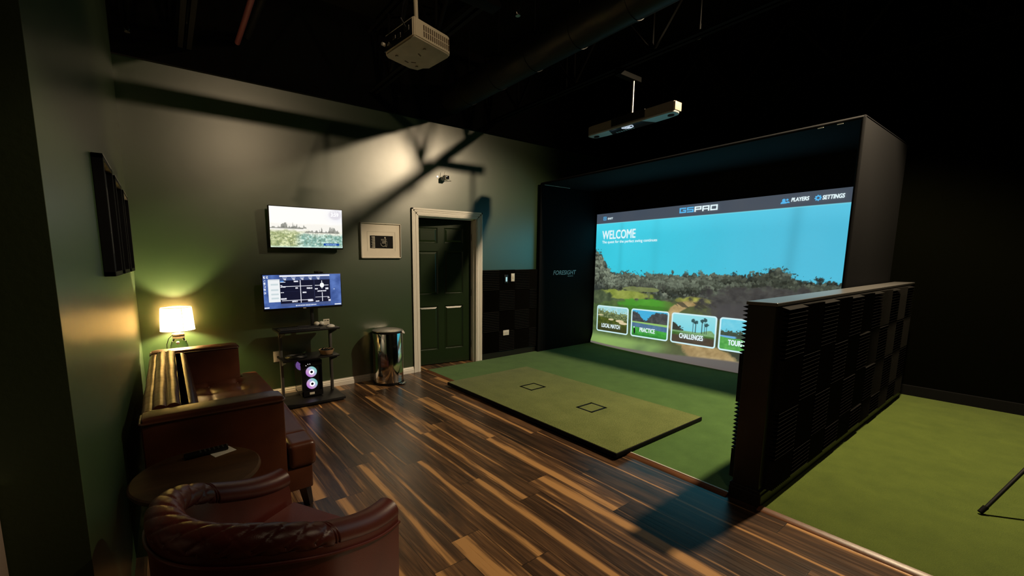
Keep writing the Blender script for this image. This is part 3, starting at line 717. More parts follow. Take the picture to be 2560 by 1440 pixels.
def disc(uc, vc, rr, mi, n=20, half=False, rin=0.):
    c = []
    for k in range(n + (1 if half else 0)):
        a = (PI if half else 2 * PI) * k / n; c.append((SY1 - uc * SW - rr * math.cos(a), SZ0 + vc * SH + rr * math.sin(a)))
    bm.faces.new([bm.verts.new((SX - .013, p[0], p[1])) for p in c]).material_index = mi
disc(.8135, .967, .017, 1); disc(.8135, .949, .03, 1, half=True); disc(.824, .968, .012, 1); disc(.8265, .951, .018, 1, half=True)
obj('players_icon', bm, [MT['txt_white'], MT['txt_blue']], IS, smooth=False); bm = bmesh.new()
n = 8; gear = []
for k in range(n * 4):
    a = 2 * PI * k / (n * 4); rr = .034 if k % 4 < 2 else .026; gear.append(bm.verts.new((SX - .013, SY1 - .9125 * SW - rr * math.cos(a), SZ0 + .962 * SH + rr * math.sin(a))))
gin = [bm.verts.new((SX - .013, SY1 - .9125 * SW - .013 * math.cos(2 * PI * k / (n * 4)), SZ0 + .962 * SH + .013 * math.sin(2 * PI * k / (n * 4)))) for k in range(n * 4)]
for k in range(n * 4): bm.faces.new((gear[k], gear[(k + 1) % (n * 4)], gin[(k + 1) % (n * 4)], gin[k])).material_index = 1
obj('gear_icon', bm, [MT['txt_white'], MT['txt_blue']], IS, smooth=False)

# ------------------------------------------------------------------ hitting mat
HM = thing('hitting_mat', 'thick olive turf hitting mat with two outlined squares', 'mat', (3.24, 2.86, .012))
MX0, MX1, MY0, MY1 = 2.605, 3.872, 1.738, 3.996
bm = bmesh.new(); bx(bm, MX0, MX1, MY0, MY1, .0165, .050, .003); obj('rubber_base', bm, MT['rubber'], HM)
bm = bmesh.new(); bx(bm, MX0 + .006, MX1 - .006, MY0 + .006, MY1 - .006, .049, .054, .002); obj('turf_surface', bm, MT['mat_turf'], HM)
for x0, x1, y0, y1 in ((3.165, 3.395, 3.187, 3.378), (3.144, 3.376, 2.376, 2.562)):
    bm = bmesh.new(); w = .021
    for a in ((x0, x1, y0, y0 + w), (x0, x1, y1 - w, y1), (x0, x0 + w, y0, y1), (x1 - w, x1, y0, y1)): bx(bm, *a, .053, .0555)
    obj('outlined_square', bm, MT['ink'], HM, smooth=False)

# ------------------------------------------------------------------ projector
PJ = bpy.data.objects.new('ceiling_projector', None); COL.objects.link(PJ)
tag(PJ, 'cream ceiling projector hanging on a pole, slatted vent side facing the viewer', 'projector')
PJ.location = (1.465, 2.575, 2.785); PJ.rotation_euler = (R(-4), R(2), R(12))
w, d, h = .325, .31, .115
def rr2(w, d, c=.03, cut=.06):   # plan outline with rounded corners and one stepped far corner
    return [(-w / 2 + c * .3, -d / 2), (w / 2 - c, -d / 2), (w / 2 - c * .2, -d / 2 + c * .4), (w / 2, -d / 2 + c), (w / 2, d / 2 - cut * 1.5), (w / 2 - cut * .5, d / 2 - cut), (w / 2 - cut * .7, d / 2 - cut * .3), (w / 2 - cut * 1.6, d / 2), (-w / 2 + c, d / 2), (-w / 2, d / 2 - c), (-w / 2, -d / 2 + c * .3)]
bm = bmesh.new(); prism(bm, rr2(w, d), 0, h, 'z', bev=.006); obj('case', bm, MT['cream'], PJ, world=False)
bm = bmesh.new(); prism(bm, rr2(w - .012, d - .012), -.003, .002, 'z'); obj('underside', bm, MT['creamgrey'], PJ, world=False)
bm = bmesh.new()
for i in range(13):
    x0 = -.085 + i * .018
    for z0, z1 in ((.02, .052), (.058, .09)): bx(bm, x0, x0 + .009, -d / 2 - .0015, -d / 2 + .004, z0, z1)
obj('vent_slots', bm, MT['slot'], PJ, smooth=False, world=False)
bm = bmesh.new(); bx(bm, -w / 2 - .003, -w / 2 + .01, -d / 2 + .015, d / 2 - .02, .012, h - .012, .002); obj('port_panel', bm, MT['black'], PJ, world=False)
for y, z, sy, sz in ((-.09, .06, .05, .03), (-.02, .05, .03, .03), (.03, .06, .03, .02), (.09, .045, .018, .018)):
    bm = bmesh.new(); bx(bm, -w / 2 - .006, -w / 2, y - sy / 2, y + sy / 2, z - sz / 2, z + sz / 2, .001); obj('port', bm, MT['brushed'], PJ, smooth=False, world=False)
bm = bmesh.new(); cyl(bm, (-w / 2 - .006, .12, .05), (-w / 2 - .03, .12, .05), .010, n=12); obj('cable_plug', bm, MT['white'], PJ, world=False)
bm = bmesh.new(); cyl(bm, (w / 2 - .01, -.05, .06), (w / 2 + .012, -.05, .06), .042, n=28); cyl(bm, (w / 2 + .012, -.05, .06), (w / 2 + .014, -.05, .06), .034, n=28, mi=1); obj('projection_lens', bm, [MT['black'], MT['lens']], PJ, world=False)
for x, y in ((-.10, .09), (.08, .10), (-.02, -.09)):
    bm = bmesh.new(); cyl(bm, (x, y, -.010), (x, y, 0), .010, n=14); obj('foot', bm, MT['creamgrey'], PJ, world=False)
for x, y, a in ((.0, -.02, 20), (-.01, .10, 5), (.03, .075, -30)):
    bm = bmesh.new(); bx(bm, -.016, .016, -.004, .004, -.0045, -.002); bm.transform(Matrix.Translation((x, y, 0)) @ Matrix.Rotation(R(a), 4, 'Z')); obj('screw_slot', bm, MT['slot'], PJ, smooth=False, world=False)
bm = bmesh.new(); cyl(bm, (.0, .0, h), (.0, .0, .47), .014, n=16); cyl(bm, (0, 0, h), (0, 0, h + .02), .05, n=20); obj('mount_pole', bm, MT['cream'], PJ, world=False)
bm = bmesh.new()
for a in (40, 130, 220, 310): bx(bm, 0, .13, -.008, .008, h + .004, h + .010, rot=Matrix.Rotation(R(a), 4, 'Z'))
obj('mount_bracket', bm, MT['matteblack'], PJ, smooth=False, world=False)
bm = bmesh.new(); tube(bm, [(-w / 2 - .02, -.10, .06), (-w / 2 - .05, -.10, .10), (-w / 2 - .02, -.09, .20), (-.10, -.05, .34), (-.03, 0, .47)], .005, 8); obj('power_cable', bm, MT['black'], PJ, world=False)

# ------------------------------------------------------------------ overhead launch monitor
LM = thing('launch_monitor', 'long slim grey overhead golf sensor bar hanging before the screen', 'golf sensor', (4.14, 2.78, 2.85))
hx, y0, y1 = 4.06, 2.28, 3.285
ol = [(hx, y0 + .06), (hx + .012, y0 + .01), (hx + .03, y0), (hx + .10, y0 + .004), (hx + .14, y0 + .03), (hx + .165, y0 + .14), (hx + .178, (y0 + y1) / 2), (hx + .165, y1 - .14), (hx + .14, y1 - .03), (hx + .10, y1 - .004), (hx + .03, y1), (hx + .012, y1 - .01), (hx, y1 - .06)]
bm = bmesh.new(); prism(bm, ol, 2.862, 2.95, 'z', bev=.004); obj('case', bm, MT['hawk_shaded'], LM)
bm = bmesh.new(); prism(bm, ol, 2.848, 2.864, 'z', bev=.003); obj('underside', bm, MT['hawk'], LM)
bm = bmesh.new(); bx(bm, hx + .012, hx + .125, y0 - .003, y0 + .02, 2.868, 2.945, .003); obj('lit_end_face', bm, MT['hawk_lit_end'], LM)  # near end only, its lamplit brightness is in the colour
bm = bmesh.new(); prism(bm, [(hx + .012, 2.62), (hx + .012, 3.00), (hx + .165, 3.06), (hx + .168, 2.56)], 2.8445, 2.849, 'z'); obj('sensor_window', bm, MT['lens'], LM, smooth=False)
for i in range(8):
    bm = bmesh.new(); bx(bm, hx + .12, hx + .15, 2.78 + i * .028, 2.795 + i * .028, 2.8435, 2.8447); obj('infrared_light', bm, MT['hawk'], LM, smooth=False)
bm = bmesh.new(); c0 = (hx + .062, 2.80)
sh = [(-.035, -.055), (-.02, -.06), (.02, -.045), (.045, -.0), (.02, .045), (-.02, .06), (-.035, .055)]
for k in range(len(sh)):
    a, b = sh[k], sh[(k + 1) % len(sh)]
    tube(bm, [(c0[0] + a[0], c0[1] + a[1], 2.843), (c0[0] + b[0], c0[1] + b[1], 2.843)], .004, 6)
tube(bm, [(c0[0] - .02, c0[1] - .03, 2.843), (c0[0] + .015, c0[1] + .02, 2.843)], .004, 6); tube(bm, [(c0[0] - .02, c0[1] + .03, 2.843), (c0[0] + .005, c0[1] - .01, 2.843)], .004, 6); tube(bm, [(c0[0] + .02, c0[1] - .02, 2.843), (c0[0] + .02, c0[1] + .02, 2.843)], .004, 6)
obj('badge', bm, MT['logo_lit'], LM)
for y in (y0 + .075, y1 - .07):
    bm = bmesh.new(); cyl(bm, (hx + .085, y, 2.842), (hx + .085, y, 2.852), .030, n=24); obj('camera_lens', bm, MT['lens'], LM)
bm = bmesh.new(); bx(bm, hx - .002, hx + .01, 2.58, 2.97, 2.875, 2.955, .002); obj('recess_panel', bm, MT['black'], LM, smooth=False)
bm = bmesh.new(); tube(bm, [(4.14, 2.78, 2.95), (4.14, 2.78, 3.30)], .016, 12); cyl(bm, (4.14, 2.78, 2.95), (4.14, 2.78, 2.965), .06, n=20); obj('mount_pole', bm, MT['brushed'], LM)
bm = bmesh.new(); bx(bm, 3.86, 4.24, 2.75, 2.81, 3.295, 3.345, .003); obj('mount_bracket', bm, MT['steel_black'], LM, smooth=False)

# ------------------------------------------------------------------ sofa
SF = thing('leather_sofa', 'brown leather tuxedo sofa with tufted seat along the left wall', 'sofa', (.2, 3.4, 0))
AY = [(2.42, 2.58), (4.205, 4.365)]
def piping_loop(bm, x0, x1, y0, y1, z, rr=.006, c=.02):
    pts = []
    for (cx, cy, a0) in ((x1 - c, y1 - c, 0), (x0 + c, y1 - c, 90), (x0 + c, y0 + c, 180), (x1 - c, y0 + c, 270)):
        for k in range(5): a = R(a0 + k * 22.5); pts.append((cx + c * math.cos(a), cy + c * math.sin(a), z))
    tube(bm, pts, rr, 8, closed=True)
for (a0, a1) in AY:
    bm = bmesh.new()
    cushion(bm, -.155, .49, a0, a1, .13, .712, .022, cuts=14, puff=lambda p, h: Vector((0, 0, .006 * (1 - min(1, (p.y / h.y) ** 2)) if p.z > h.z * .9 else 0)))
    arm = obj('arm', bm, MT['leather'], SF)
    bm = bmesh.new(); piping_loop(bm, -.158, .493, a0 - .003, a1 + .003, .690); obj('edge_strip', bm, MT['leather'], arm)
bm = bmesh.new(); bx(bm, -.15, .628, 2.43, 4.355, .125, .268, .012); obj('base_rail', bm, MT['leather'], SF)
bm = bmesh.new()
def roll(cx, cz, rad, ph):
    pts, rd = [], []
    for k in range(91):
        y = 2.59 + (4.20 - 2.59) * k / 90
        wr = 1 - .055 * max(0, math.sin(k * .9 + ph + math.sin(k * .37) * 1.3)) ** 6
        pts.append((cx + .0015 * math.sin(k * .21 + ph), y, cz + .0015 * math.sin(k * .33 + ph))); rd.append(rad * wr)
    tube(bm, pts, rd, 18)
roll(-.128, .672, .034, .3); roll(-.080, .690, .036, 1.1); roll(-.022, .690, .036, 2.2)
bx(bm, -.158, .01, 2.585, 4.20, .14, .69, .01)
obj('backrest', bm, MT['leather'], SF)
tufts = [(y, z) for y in (2.85, 3.18, 3.51, 3.84, 4.07) for z in (.55,)]
def back_puff(p, h):
    w = Vector((.045 + p.x, 3.39 + p.y, .55 + p.z)); dx = 0
    if p.x > h.x * .3:
        dx = .012 * math.cos(min(1.5, abs(p.z / h.z) * 1.5))
        for ty, tz in tufts:
            dd = math.hypot((w.y - ty), (w.z - tz)); dx -= .028 * math.exp(-(dd / .045) ** 2)
    dx += -.35 * (p.z + h.z) * .35 if p.x > 0 else 0
    return Vector((dx, 0, 0))
bm = bmesh.new(); cushion(bm, -.02, .12, 2.582, 4.202, .38, .70, .03, cuts=40, puff=back_puff); obj('back_cushion', bm, MT['leather'], SF)
stuf = [(x, y) for x in (.22, .44) for y in (2.80, 3.13, 3.46, 3.79, 4.05)]
def seat_puff(p, h):
    if p.z < h.z * .3: return Vector((0, 0, 0))
    w = (.36 + p.x, 3.39 + p.y); dz = .012 * math.cos(min(1.5, abs(p.y / h.y) * 1.5))
    for tx, ty in stuf:
        dd = math.hypot(w[0] - tx, w[1] - ty); dz -= .026 * math.exp(-(dd / .05) ** 2)
        dz -= .008 * math.exp(-((w[0] - tx) / .012) ** 2) * math.exp(-(dd / .14) ** 2)
    return Vector((0, 0, dz))
bm = bmesh.new(); cushion(bm, .07, .652, 2.578, 4.207, .262, .418, .03, cuts=44, puff=seat_puff)
for (a, b) in ((2.418, 2.66), (4.125, 4.367)): cushion(bm, .494, .652, a, b, .262, .414, .03, cuts=12)
obj('seat_cushion', bm, MT['leather'], SF)
bm = bmesh.new()
for tx, ty in stuf:
    t = bmesh.new(); bmesh.ops.create_uvsphere(t, u_segments=12, v_segments=8, radius=.012); t.transform(Matrix.Translation((tx, ty, .402)) @ Matrix.Diagonal((1, 1, .4, 1))); merge(bm, t)
for ty, tz in tufts:
    t = bmesh.new(); bmesh.ops.create_uvsphere(t, u_segments=12, v_segments=8, radius=.012); t.transform(Matrix.Translation((.08, ty, tz)) @ Matrix.Diagonal((.5, 1, 1, 1))); merge(bm, t)
obj('buttons', bm, MT['leather'], SF)
for x, y in ((.585, 2.475), (.585, 4.31), (-.11, 2.475), (-.11, 4.31)):
    bm = bmesh.new(); cyl(bm, (x + (.02 if x > 0 else -.02), y, 0), (x, y, .13), .027, .036, n=4); obj('leg', bm, MT['darkwood'], SF, smooth=False)

# ------------------------------------------------------------------ tub chair
CH = thing('tub_chair', 'oxblood leather barrel chair with quilted rolled rim in the near corner', 'armchair', (.488, 1.627, 0), math.atan2(.505, .863))
HW, DP = .315, .63
def path(s):
    """s in 0..1 from the right arm's front round the back to the left arm's front: position, outward normal (local)."""
    st_, L2 = DP - HW, PI * HW; tot = 2 * st_ + L2; d_ = s * tot
    if d_ < st_: return (-d_, -HW), (0, -1)
    if d_ < st_ + L2:
        a = (d_ - st_) / HW; return (-st_ - HW * math.sin(a), -HW * math.cos(a)), (-math.sin(a), -math.cos(a))
    return (-st_ + (d_ - st_ - L2), HW), (0, 1)
def rimz(x): t = min(1, max(0, -x / DP)); t = t * t * (3 - 2 * t); return .565 + .185 * t
NS = 150; TH = .085
bm = bmesh.new(); rings = []
for i in range(NS + 1):
    (px, py), (nx, ny) = path(i / NS); z = rimz(px)
    prof = [(.0, .10), (.006, .25), (.010, z - .11), (.008, z - .062), (-.03, z - .03), (-TH + .02, z - .04), (-TH, z - .10), (-TH - .004, .42), (-TH, .26), (-TH, .10)]
    rings.append([bm.verts.new((px + nx * o_, py + ny * o_, zz)) for o_, zz in prof])
for i in range(NS):
    for k in range(len(rings[0])):
        k2 = (k + 1) % len(rings[0]); bm.faces.new((rings[i][k], rings[i][k2], rings[i + 1][k2], rings[i + 1][k]))
bm.faces.new(rings[0]); bm.faces.new(rings[-1][::-1])
obj('shell', bm, MT['redleather'], CH, world=False)
bm = bmesh.new(); rings = []; NR, NK = 1000, 48
for i in range(NR + 1):
    s = i / NR; (px, py), (nx, ny) = path(s); z = rimz(px)
    quilt = sm(.20, .215, np.array(s)) * sm(.80, .785, np.array(s))
    rg = []
    for k in range(NK):
        a = 2 * PI * k / NK; rad = .047
        if quilt > 0 :
            p1 = (s * 20 + a * 2.2 / PI) % 1; p2 = (s * 20 - a * 2.2 / PI) % 1
            g = math.exp(-(min(p1, 1 - p1) / .085) ** 2) + .35 * math.exp(-(min(p2, 1 - p2) / .07) ** 2); bulge = math.sin(PI * p1)
            rad += float(quilt) * (-.0034 * g + .0016 * bulge)
        for e in (.20, .208, .80, .792):
            rad -= .004 * math.exp(-((s - e) / .0022) ** 2)
        ox, oz = rad * math.cos(a), rad * math.sin(a) * .92
        rg.append(bm.verts.new((px + nx * (-TH / 2 + .004 + ox * 1.05), py + ny * (-TH / 2 + .004 + ox * 1.05), z - .048 + oz)))
    rings.append(rg)
for i in range(NR):
    for k in range(NK):
        k2 = (k + 1) % NK; bm.faces.new((rings[i][k], rings[i][k2], rings[i + 1][k2], rings[i + 1][k]))
bm.faces.new(rings[0]); bm.faces.new(rings[-1][::-1])
obj('rolled_rim', bm, MT['redleather'], CH, world=False, angle=60)
bm = bmesh.new(); pts = []
for i in range(121):
    (px, py), (nx, ny) = path(i / 120); pts.append((px + nx * .014, py + ny * .014, rimz(px) - .088))
tube(bm, pts, .005, 8); obj('edge_strip', bm, MT['redleather'], CH, world=False)
def dshape(wi, fr, n=24, back=None):
    st_ = DP - HW; p = [(fr, -wi), (fr, wi), (-st_, wi)]
    for k in range(1, n): a = PI * k / n; p.append((-st_ - wi * math.sin(a), wi * math.cos(a)))
    p.append((-st_, -wi)); return p
bm = bmesh.new(); prism(bm, dshape(HW - TH - .002, .015), .275, .425, 'z', bev=.022); obj('seat_cushion', bm, MT['redleather'], CH, world=False, angle=60)
bm = bmesh.new(); prism(bm, dshape(HW - .01, -.005), .09, .28, 'z', bev=.006); obj('seat_base', bm, MT['redleather'], CH, world=False)
for x, y in ((-.06, .24), (-.06, -.24), (-.48, .17), (-.48, -.17)):
    bm = bmesh.new(); cyl(bm, (x, y, 0), (x, y, .10), .016, .024, n=16); obj('leg', bm, MT['darkwood'], CH, world=False)

# ------------------------------------------------------------------ side table with remote and card
ST = thing('side_table', 'round dark wooden side table between sofa arm and barrel chair', 'side table', (.05, 2.125, 0))
bm = bmesh.new(); lathe(bm, [(.0005, .502), (.235, .502), (.250, .507), (.255, .516), (.253, .525), (.246, .530), (.0005, .530)], .05, 2.125, 64); obj('table_top', bm, MT['tablewood'], ST)
bm = bmesh.new(); lathe(bm, [(.028, .03), (.024, .08), (.020, .25), (.024, .45), (.05, .503)], .05, 2.125, 32); obj('pedestal', bm, MT['darkwood'], ST)
bm = bmesh.new(); lathe(bm, [(.16, 0), (.165, .012), (.155, .022), (.03, .034)], .05, 2.125, 48); obj('foot_plate', bm, MT['darkwood'], ST)
def rotbox(bm, c, L_, W_, z0, z1, ang, bev=.003):
    t = bmesh.new(); bx(t, -L_ / 2, L_ / 2, -W_ / 2, W_ / 2, z0, z1, bev); t.transform(Matrix.Translation((c[0], c[1], 0)) @ Matrix.Rotation(ang, 4, 'Z')); merge(bm, t)
bm = bmesh.new(); rotbox(bm, (.160, 2.275), .10, .075, .5305, .5325, R(20), .0005)
tag(obj('note_card', bm, MT['paper'], smooth=False), 'small cream card under the black remote on the round side table', 'card')
RC = thing('remote_control', 'black remote control lying across a cream card on the side table', 'remote', (.10, 2.29, .5325))
ang = R(4)
bm = bmesh.new(); rotbox(bm, (.095, 2.29), .185, .044, .533, .551, ang, .006); obj('case', bm, MT['black'], RC)
bm = bmesh.new()
for i in range(7):
    for j in range(3):
        cx, cy = .035 + i * .019 - .0, -.012 + j * .012
        p = Matrix.Rotation(ang, 4, 'Z') @ Vector((cx - .06, cy, 0)); cyl(bm, (.095 + p.x, 2.29 + p.y, .5505), (.095 + p.x, 2.29 + p.y, .553), .004, n=10)
obj('buttons', bm, MT['greymetal'], RC)

# ------------------------------------------------------------------ end table and lamp
ET = thing('end_table', 'small dark end table behind the far sofa arm, under the lamp', 'end table', (.10, 4.57, 0))
obj('table_top', box(-.12, .30, 4.40, 4.735, .50, .525, .004), MT['darkwood'], ET)
for x in (-.10, .28):
    for y in (4.42, 4.715): obj('leg', box(x - .015, x + .015, y - .015, y + .015, 0, .50, .002), MT['darkwood'], ET)
lx, ly = .052, 4.565
LP = thing('table_lamp', 'lit table lamp with tapered linen shade behind the sofa', 'lamp', (lx, ly, .525))
def zz(z): return z
bm = bmesh.new(); n = 64
rings = []
for rr, z in ((.133, .838), (.1345, .838), (.121, 1.052), (.1195, 1.052)):
    rings.append([bm.verts.new((lx + rr * math.cos(2 * PI * k / n), ly + rr * math.sin(2 * PI * k / n), z)) for k in range(n)])
for a, b in ((1, 2),):
    for k in range(n): bm.faces.new((rings[a][k], rings[a][(k + 1) % n], rings[b][(k + 1) % n], rings[b][k]))
sh_ = obj('lamp_shade', bm, MT['shade'], LP)
bm = bmesh.new()
for rr, z in ((.1345, .840), (.121, 1.050)):
    tube(bm, [(lx + rr * math.cos(2 * PI * k / 48), ly + rr * math.sin(2 * PI * k / 48), z) for k in range(48)], .0026, 6, closed=True)
a = R(-72); tube(bm, [(lx + .1353 * math.cos(a), ly + .1353 * math.sin(a), .84), (lx + .1218 * math.cos(a), ly + .1218 * math.sin(a), 1.05)], .0026, 6)
obj('shade_trim', bm, MT['darkwood'], LP)
bm = bmesh.new(); lathe(bm, [(.062, .528), (.070, .56), (.072, .64), (.069, .70), (.058, .735), (.046, .755), (.044, .765), (.0005, .765)], lx, ly, 40); obj('glass_base', bm, MT['clearglass'], LP)
bm = bmesh.new(); lathe(bm, [(.045, .766), (.048, .768), (.048, .782), (.045, .784)], lx, ly, 36); lathe(bm, [(.045, .796), (.047, .798), (.047, .808), (.020, .812), (.012, .838)], lx, ly, 36); obj('cap', bm, MT['white'], LP)
bm = bmesh.new(); lathe(bm, [(.046, .784), (.0475, .786), (.0475, .796), (.046, .797)], lx, ly, 36); obj('band', bm, MT['brushed'], LP)
bm = bmesh.new(); cyl(bm, (lx, ly, .838), (lx, ly, .885), .014, n=16); obj('socket', bm, MT['white'], LP)
bm = bmesh.new(); t = bmesh.new(); bmesh.ops.create_uvsphere(t, u_segments=20, v_segments=12, radius=.024); t.transform(Matrix.Translation((lx, ly, .925)) @ Matrix.Diagonal((1, 1, 1.3, 1))); merge(bm, t); obj('bulb', bm, MT['hotbulb'], LP)
bm = bmesh.new(); tube(bm, [(lx - .045, ly - .01, .80), (lx - .075, ly - .012, .77), (lx - .092, ly - .01, .72), (lx - .095, ly - .0, .62), (lx - .11, ly + .03, .53)], .003, 8); obj('cord', bm, MT['black'], LP)
bm = bmesh.new(); t = bmesh.new(); bmesh.ops.create_uvsphere(t, u_segments=20, v_segments=12, radius=.014); t.transform(Matrix.Translation((lx - .01, ly - .076, .735))); merge(bm, t); obj('switch_knob', bm, MT['white'], LP)

# ------------------------------------------------------------------ three frames on the left wall
for k, (y0, y1, lab) in enumerate(((2.50, 2.93, 'deep black picture frame on the left wall, nearest the viewer of three'), (3.08, 3.51, 'deep black picture frame on the left wall, middle one of three'), (3.66, 4.09, 'deep black picture frame on the left wall, farthest from the viewer of three'))):
    T = thing('picture_frame', lab, 'picture frame', (XL, (y0 + y1) / 2, 1.39), group='black frames on the left wall')
    bm = bmesh.new(); fw = .022
    for a in ((y0, y0 + fw, 1.39, 1.935), (y1 - fw, y1, 1.39, 1.935), (y0, y1, 1.39, 1.39 + fw), (y0, y1, 1.935 - fw, 1.935)): bx(bm, XL + .001, XL + .042, *a, .002)
    obj('frame', bm, MT['ink'], T, smooth=False)
    obj('mat_board', box(XL + .001, XL + .018, y0 + fw, y1 - fw, 1.39 + fw, 1.935 - fw), MT['black'], T, smooth=False)
    obj('print', box(XL + .018, XL + .0195, y0 + .08, y1 - .08, 1.50, 1.83), MT['greymetal'], T, smooth=False)
    obj('top_glint', box(XL + .012, XL + .041, y0 + .03, y1 - .03, 1.9355, 1.939), MT['white'], T, smooth=False)  # glint along the frame top, put in as a white strip

# ------------------------------------------------------------------ framed print on the back wall
FX0, FX1, FZ0, FZ1 = 1.900, 2.425, 1.488, 1.905
FP = thing('framed_print', 'silver framed print with small black picture in a wide ivory mat', 'framed print', ((FX0 + FX1) / 2, YW, FZ0))
bm = bmesh.new(); fw = .012
for a in ((FX0, FX0 + fw, FZ0, FZ1), (FX1 - fw, FX1, FZ0, FZ1)): bx(bm, a[0], a[1], YW - .03, YW - .001, a[2], a[3], .002)
for a in ((FX0, FX1, FZ0, FZ0 + fw), (FX0, FX1, FZ1 - fw, FZ1)): bx(bm, a[0], a[1], YW - .03, YW - .001, a[2], a[3], .002)
obj('frame', bm, MT['silver'], FP, smooth=False)
bm = bmesh.new(); wx0, wx1, wz0, wz1 = 2.018, 2.318, 1.607, 1.757; mx0, mx1, mz0, mz1 = FX0 + fw, FX1 - fw, FZ0 + fw, FZ1 - fw
for a in ((mx0, wx0, mz0, mz1), (wx1, mx1, mz0, mz1), (wx0, wx1, mz0, wz0), (wx0, wx1, wz1, mz1)): bx(bm, a[0], a[1], YW - .016, YW - .006, a[2], a[3])
obj('mat_board', bm, MT['matboard'], FP, smooth=False)
bm = bmesh.new(); bx(bm, 1.99, 2.345, YW - .0175, YW - .016, wz1 + .045, wz1 + .047); bx(bm, 1.985, 1.987, YW - .0175, YW - .016, 1.575, wz1 + .047); bx(bm, 2.345, 2.347, YW - .0175, YW - .016, 1.575, wz1 + .047); obj('embossed_line', bm, MT['creamgrey'], FP, smooth=False)
pic = obj('print', box(wx0, wx1, YW - .010, YW - .006, wz0, wz1), MT['ink'], FP, smooth=False)
bm = bmesh.new()
for i in range(9):
    z = wz0 + .012 + i * .0152
    prism(bm, [(wx0 + .020 + .01 * (i % 2), z), (wx0 + .066, z - .0035), (wx0 + .066, z + .0055), (wx0 + .022, z + .003)], YW - .0115, YW - .010, 'y')
obj('white_stripes', bm, MT['paper'], pic, smooth=False)
bm = bmesh.new(); ex, ez = wx0 + .185, wz0 + .062
loop = [(-.042, .022), (-.046, .0), (-.040, -.022), (-.022, -.036), (-.006, -.040), (.004, -.032), (.018, -.034), (.030, -.044), (.032, -.034), (.036, -.010), (.038, .012), (.030, .028), (-.038, .034), (-.040, .046), (.032, .046)]
tube(bm, [(ex + a, YW - .0115, ez + b) for a, b in loop], .0018, 6)
for z in (.020, .010, .0): tube(bm, [(ex - .026, YW - .0115, ez + z), (ex + .020, YW - .0115, ez + z)], .0016, 6)
tube(bm, [(ex + .018, YW - .0115, ez - .03), (ex + .018, YW - .0115, ez + .062)], .0016, 6); bx(bm, ex + .006, ex + .019, YW - .0125, YW - .0105, ez + .058, ez + .074)
obj('emblem', bm, MT['paper'], pic)

# ------------------------------------------------------------------ wall TV
def paint_tv(nu, nv):
    U, V = np.meshgrid(np.linspace(0, 1, nu), np.linspace(0, 1, nv)); im = np.zeros((nv, nu, 3))
    n1 = fbm(U, V, 30, 22, 4, 101); n2 = fbm(U, V, 8, 9, 4, 105); n3 = fbm(U, V, 70, 40, 3, 108)
    put(im, np.ones_like(U), mixc((255, 253, 246), (240, 240, 244), np.clip(sm(.6, 1, U) * sm(.5, .8, V) + .3 * n2, 0, 1)))
    put(im, sm(.62, .55, V + (n2 - .5) * .1) * .5, (236, 232, 222))
    put(im, sm(.46, .40, V + (n2 - .5) * .2), mixc((228, 226, 206), (250, 248, 238), n1))
    gl = np.clip((n1 - .35) * 2.2, 0, 1)
    put(im, sm(.46, .36, V + (n2 - .5) * .12) * sm(.50, .30, U), mixc((146, 158, 106), (240, 244, 196), gl))
    put(im, sm(.38, .28, V + (n2 - .5) * .14) * sm(.28, .46, U), mixc((116, 160, 148), (222, 246, 232), gl))
    put(im, (n3 > .62) * sm(.45, .30, V) * .55, (104, 120, 96)); put(im, sm(.06, .0, V) * .7, (222, 250, 240))
    def trees(c, w, base, hh, seed):
        t = fbm(U, V * 0, 60, 1, 3, seed)[:1]; top = base + hh * np.clip((t - .42) * 4, 0, 1) * np.exp(-((U[:1] - c) / w) ** 4)
        put(im, sm(-.01, .01, top - V) * (V > base - .02) * (np.abs(U - c) < w * 1.1) * .75, mixc((96, 98, 92), (150, 150, 140), n1))
    trees(.30, .17, .50, .13, 120); trees(.22, .2, .485, .05, 121); trees(.78, .16, .40, .14, 124); trees(.70, .22, .395, .05, 125)
    put(im, (U > .72) * (U < .95) * (V > .055) * (V < .115), (24, 74, 160)); put(im, (U > .75) * (U < .925) * (V > .075) * (V < .092) * (fbm(U, V, 90, 1, 1, 7) > .25), (170, 205, 235))
    put(im, sm(1.3, .4, ((U - .90) / .10) ** 2 + ((V - .86) / .13) ** 2) * .35, (186, 176, 190))
    return tolin(im)
TVY = YW - .105
TV = thing('wall_television', 'bright wall television showing hazy countryside and a clock', 'television', (1.29, YW, 1.58))
Rt = Matrix.Translation((1.295, TVY, 1.82)) @ Matrix.Rotation(R(3), 4, 'X') @ Matrix.Translation((-1.295, -TVY, -1.82))
tx0, tx1, tz0, tz1 = .905, 1.655, 1.602, 2.013
obj('case', box(tx0 - .008, tx1 + .008, TVY, TVY + .045, tz0 - .016, tz1 + .008, .004, rot=Rt), MT['black'], TV)
def tilt(M4):
    A = np.array(M4)
    def fn(U, V): return 0
    return A
o = grid_picture('picture', (tx0, TVY - .001, tz0), (1, 0, 0), (0, 0, 1), tx1 - tx0, tz1 - tz0, paint_tv(300, 170), attr_mat('tv_picture', 1.05, .01, .3), None)
o.data.transform(Matrix.Translation(-TV.location) @ Rt); o.parent = TV
bm = bmesh.new(); tb = bmesh.new(); text(tb, '3:59', (tx0 + .835 * .75, TVY - .003, tz0 + .82 * .411), (1, 0, 0), (0, 0, 1), .082, .038, 0, 0, .0025); text(tb, 'Sat Mar 23', (tx0 + .845 * .75, TVY - .003, tz0 + .935 * .411), (1, 0, 0), (0, 0, 1), .06, .010, 0, 0, .0005)
tb.transform(Rt); merge(bm, tb); obj('clock_lettering', bm, mat('tv_white', (.02, .02, .02), .6, emit=(1, 1, 1), es=1.1, bump=.01), TV, smooth=False)
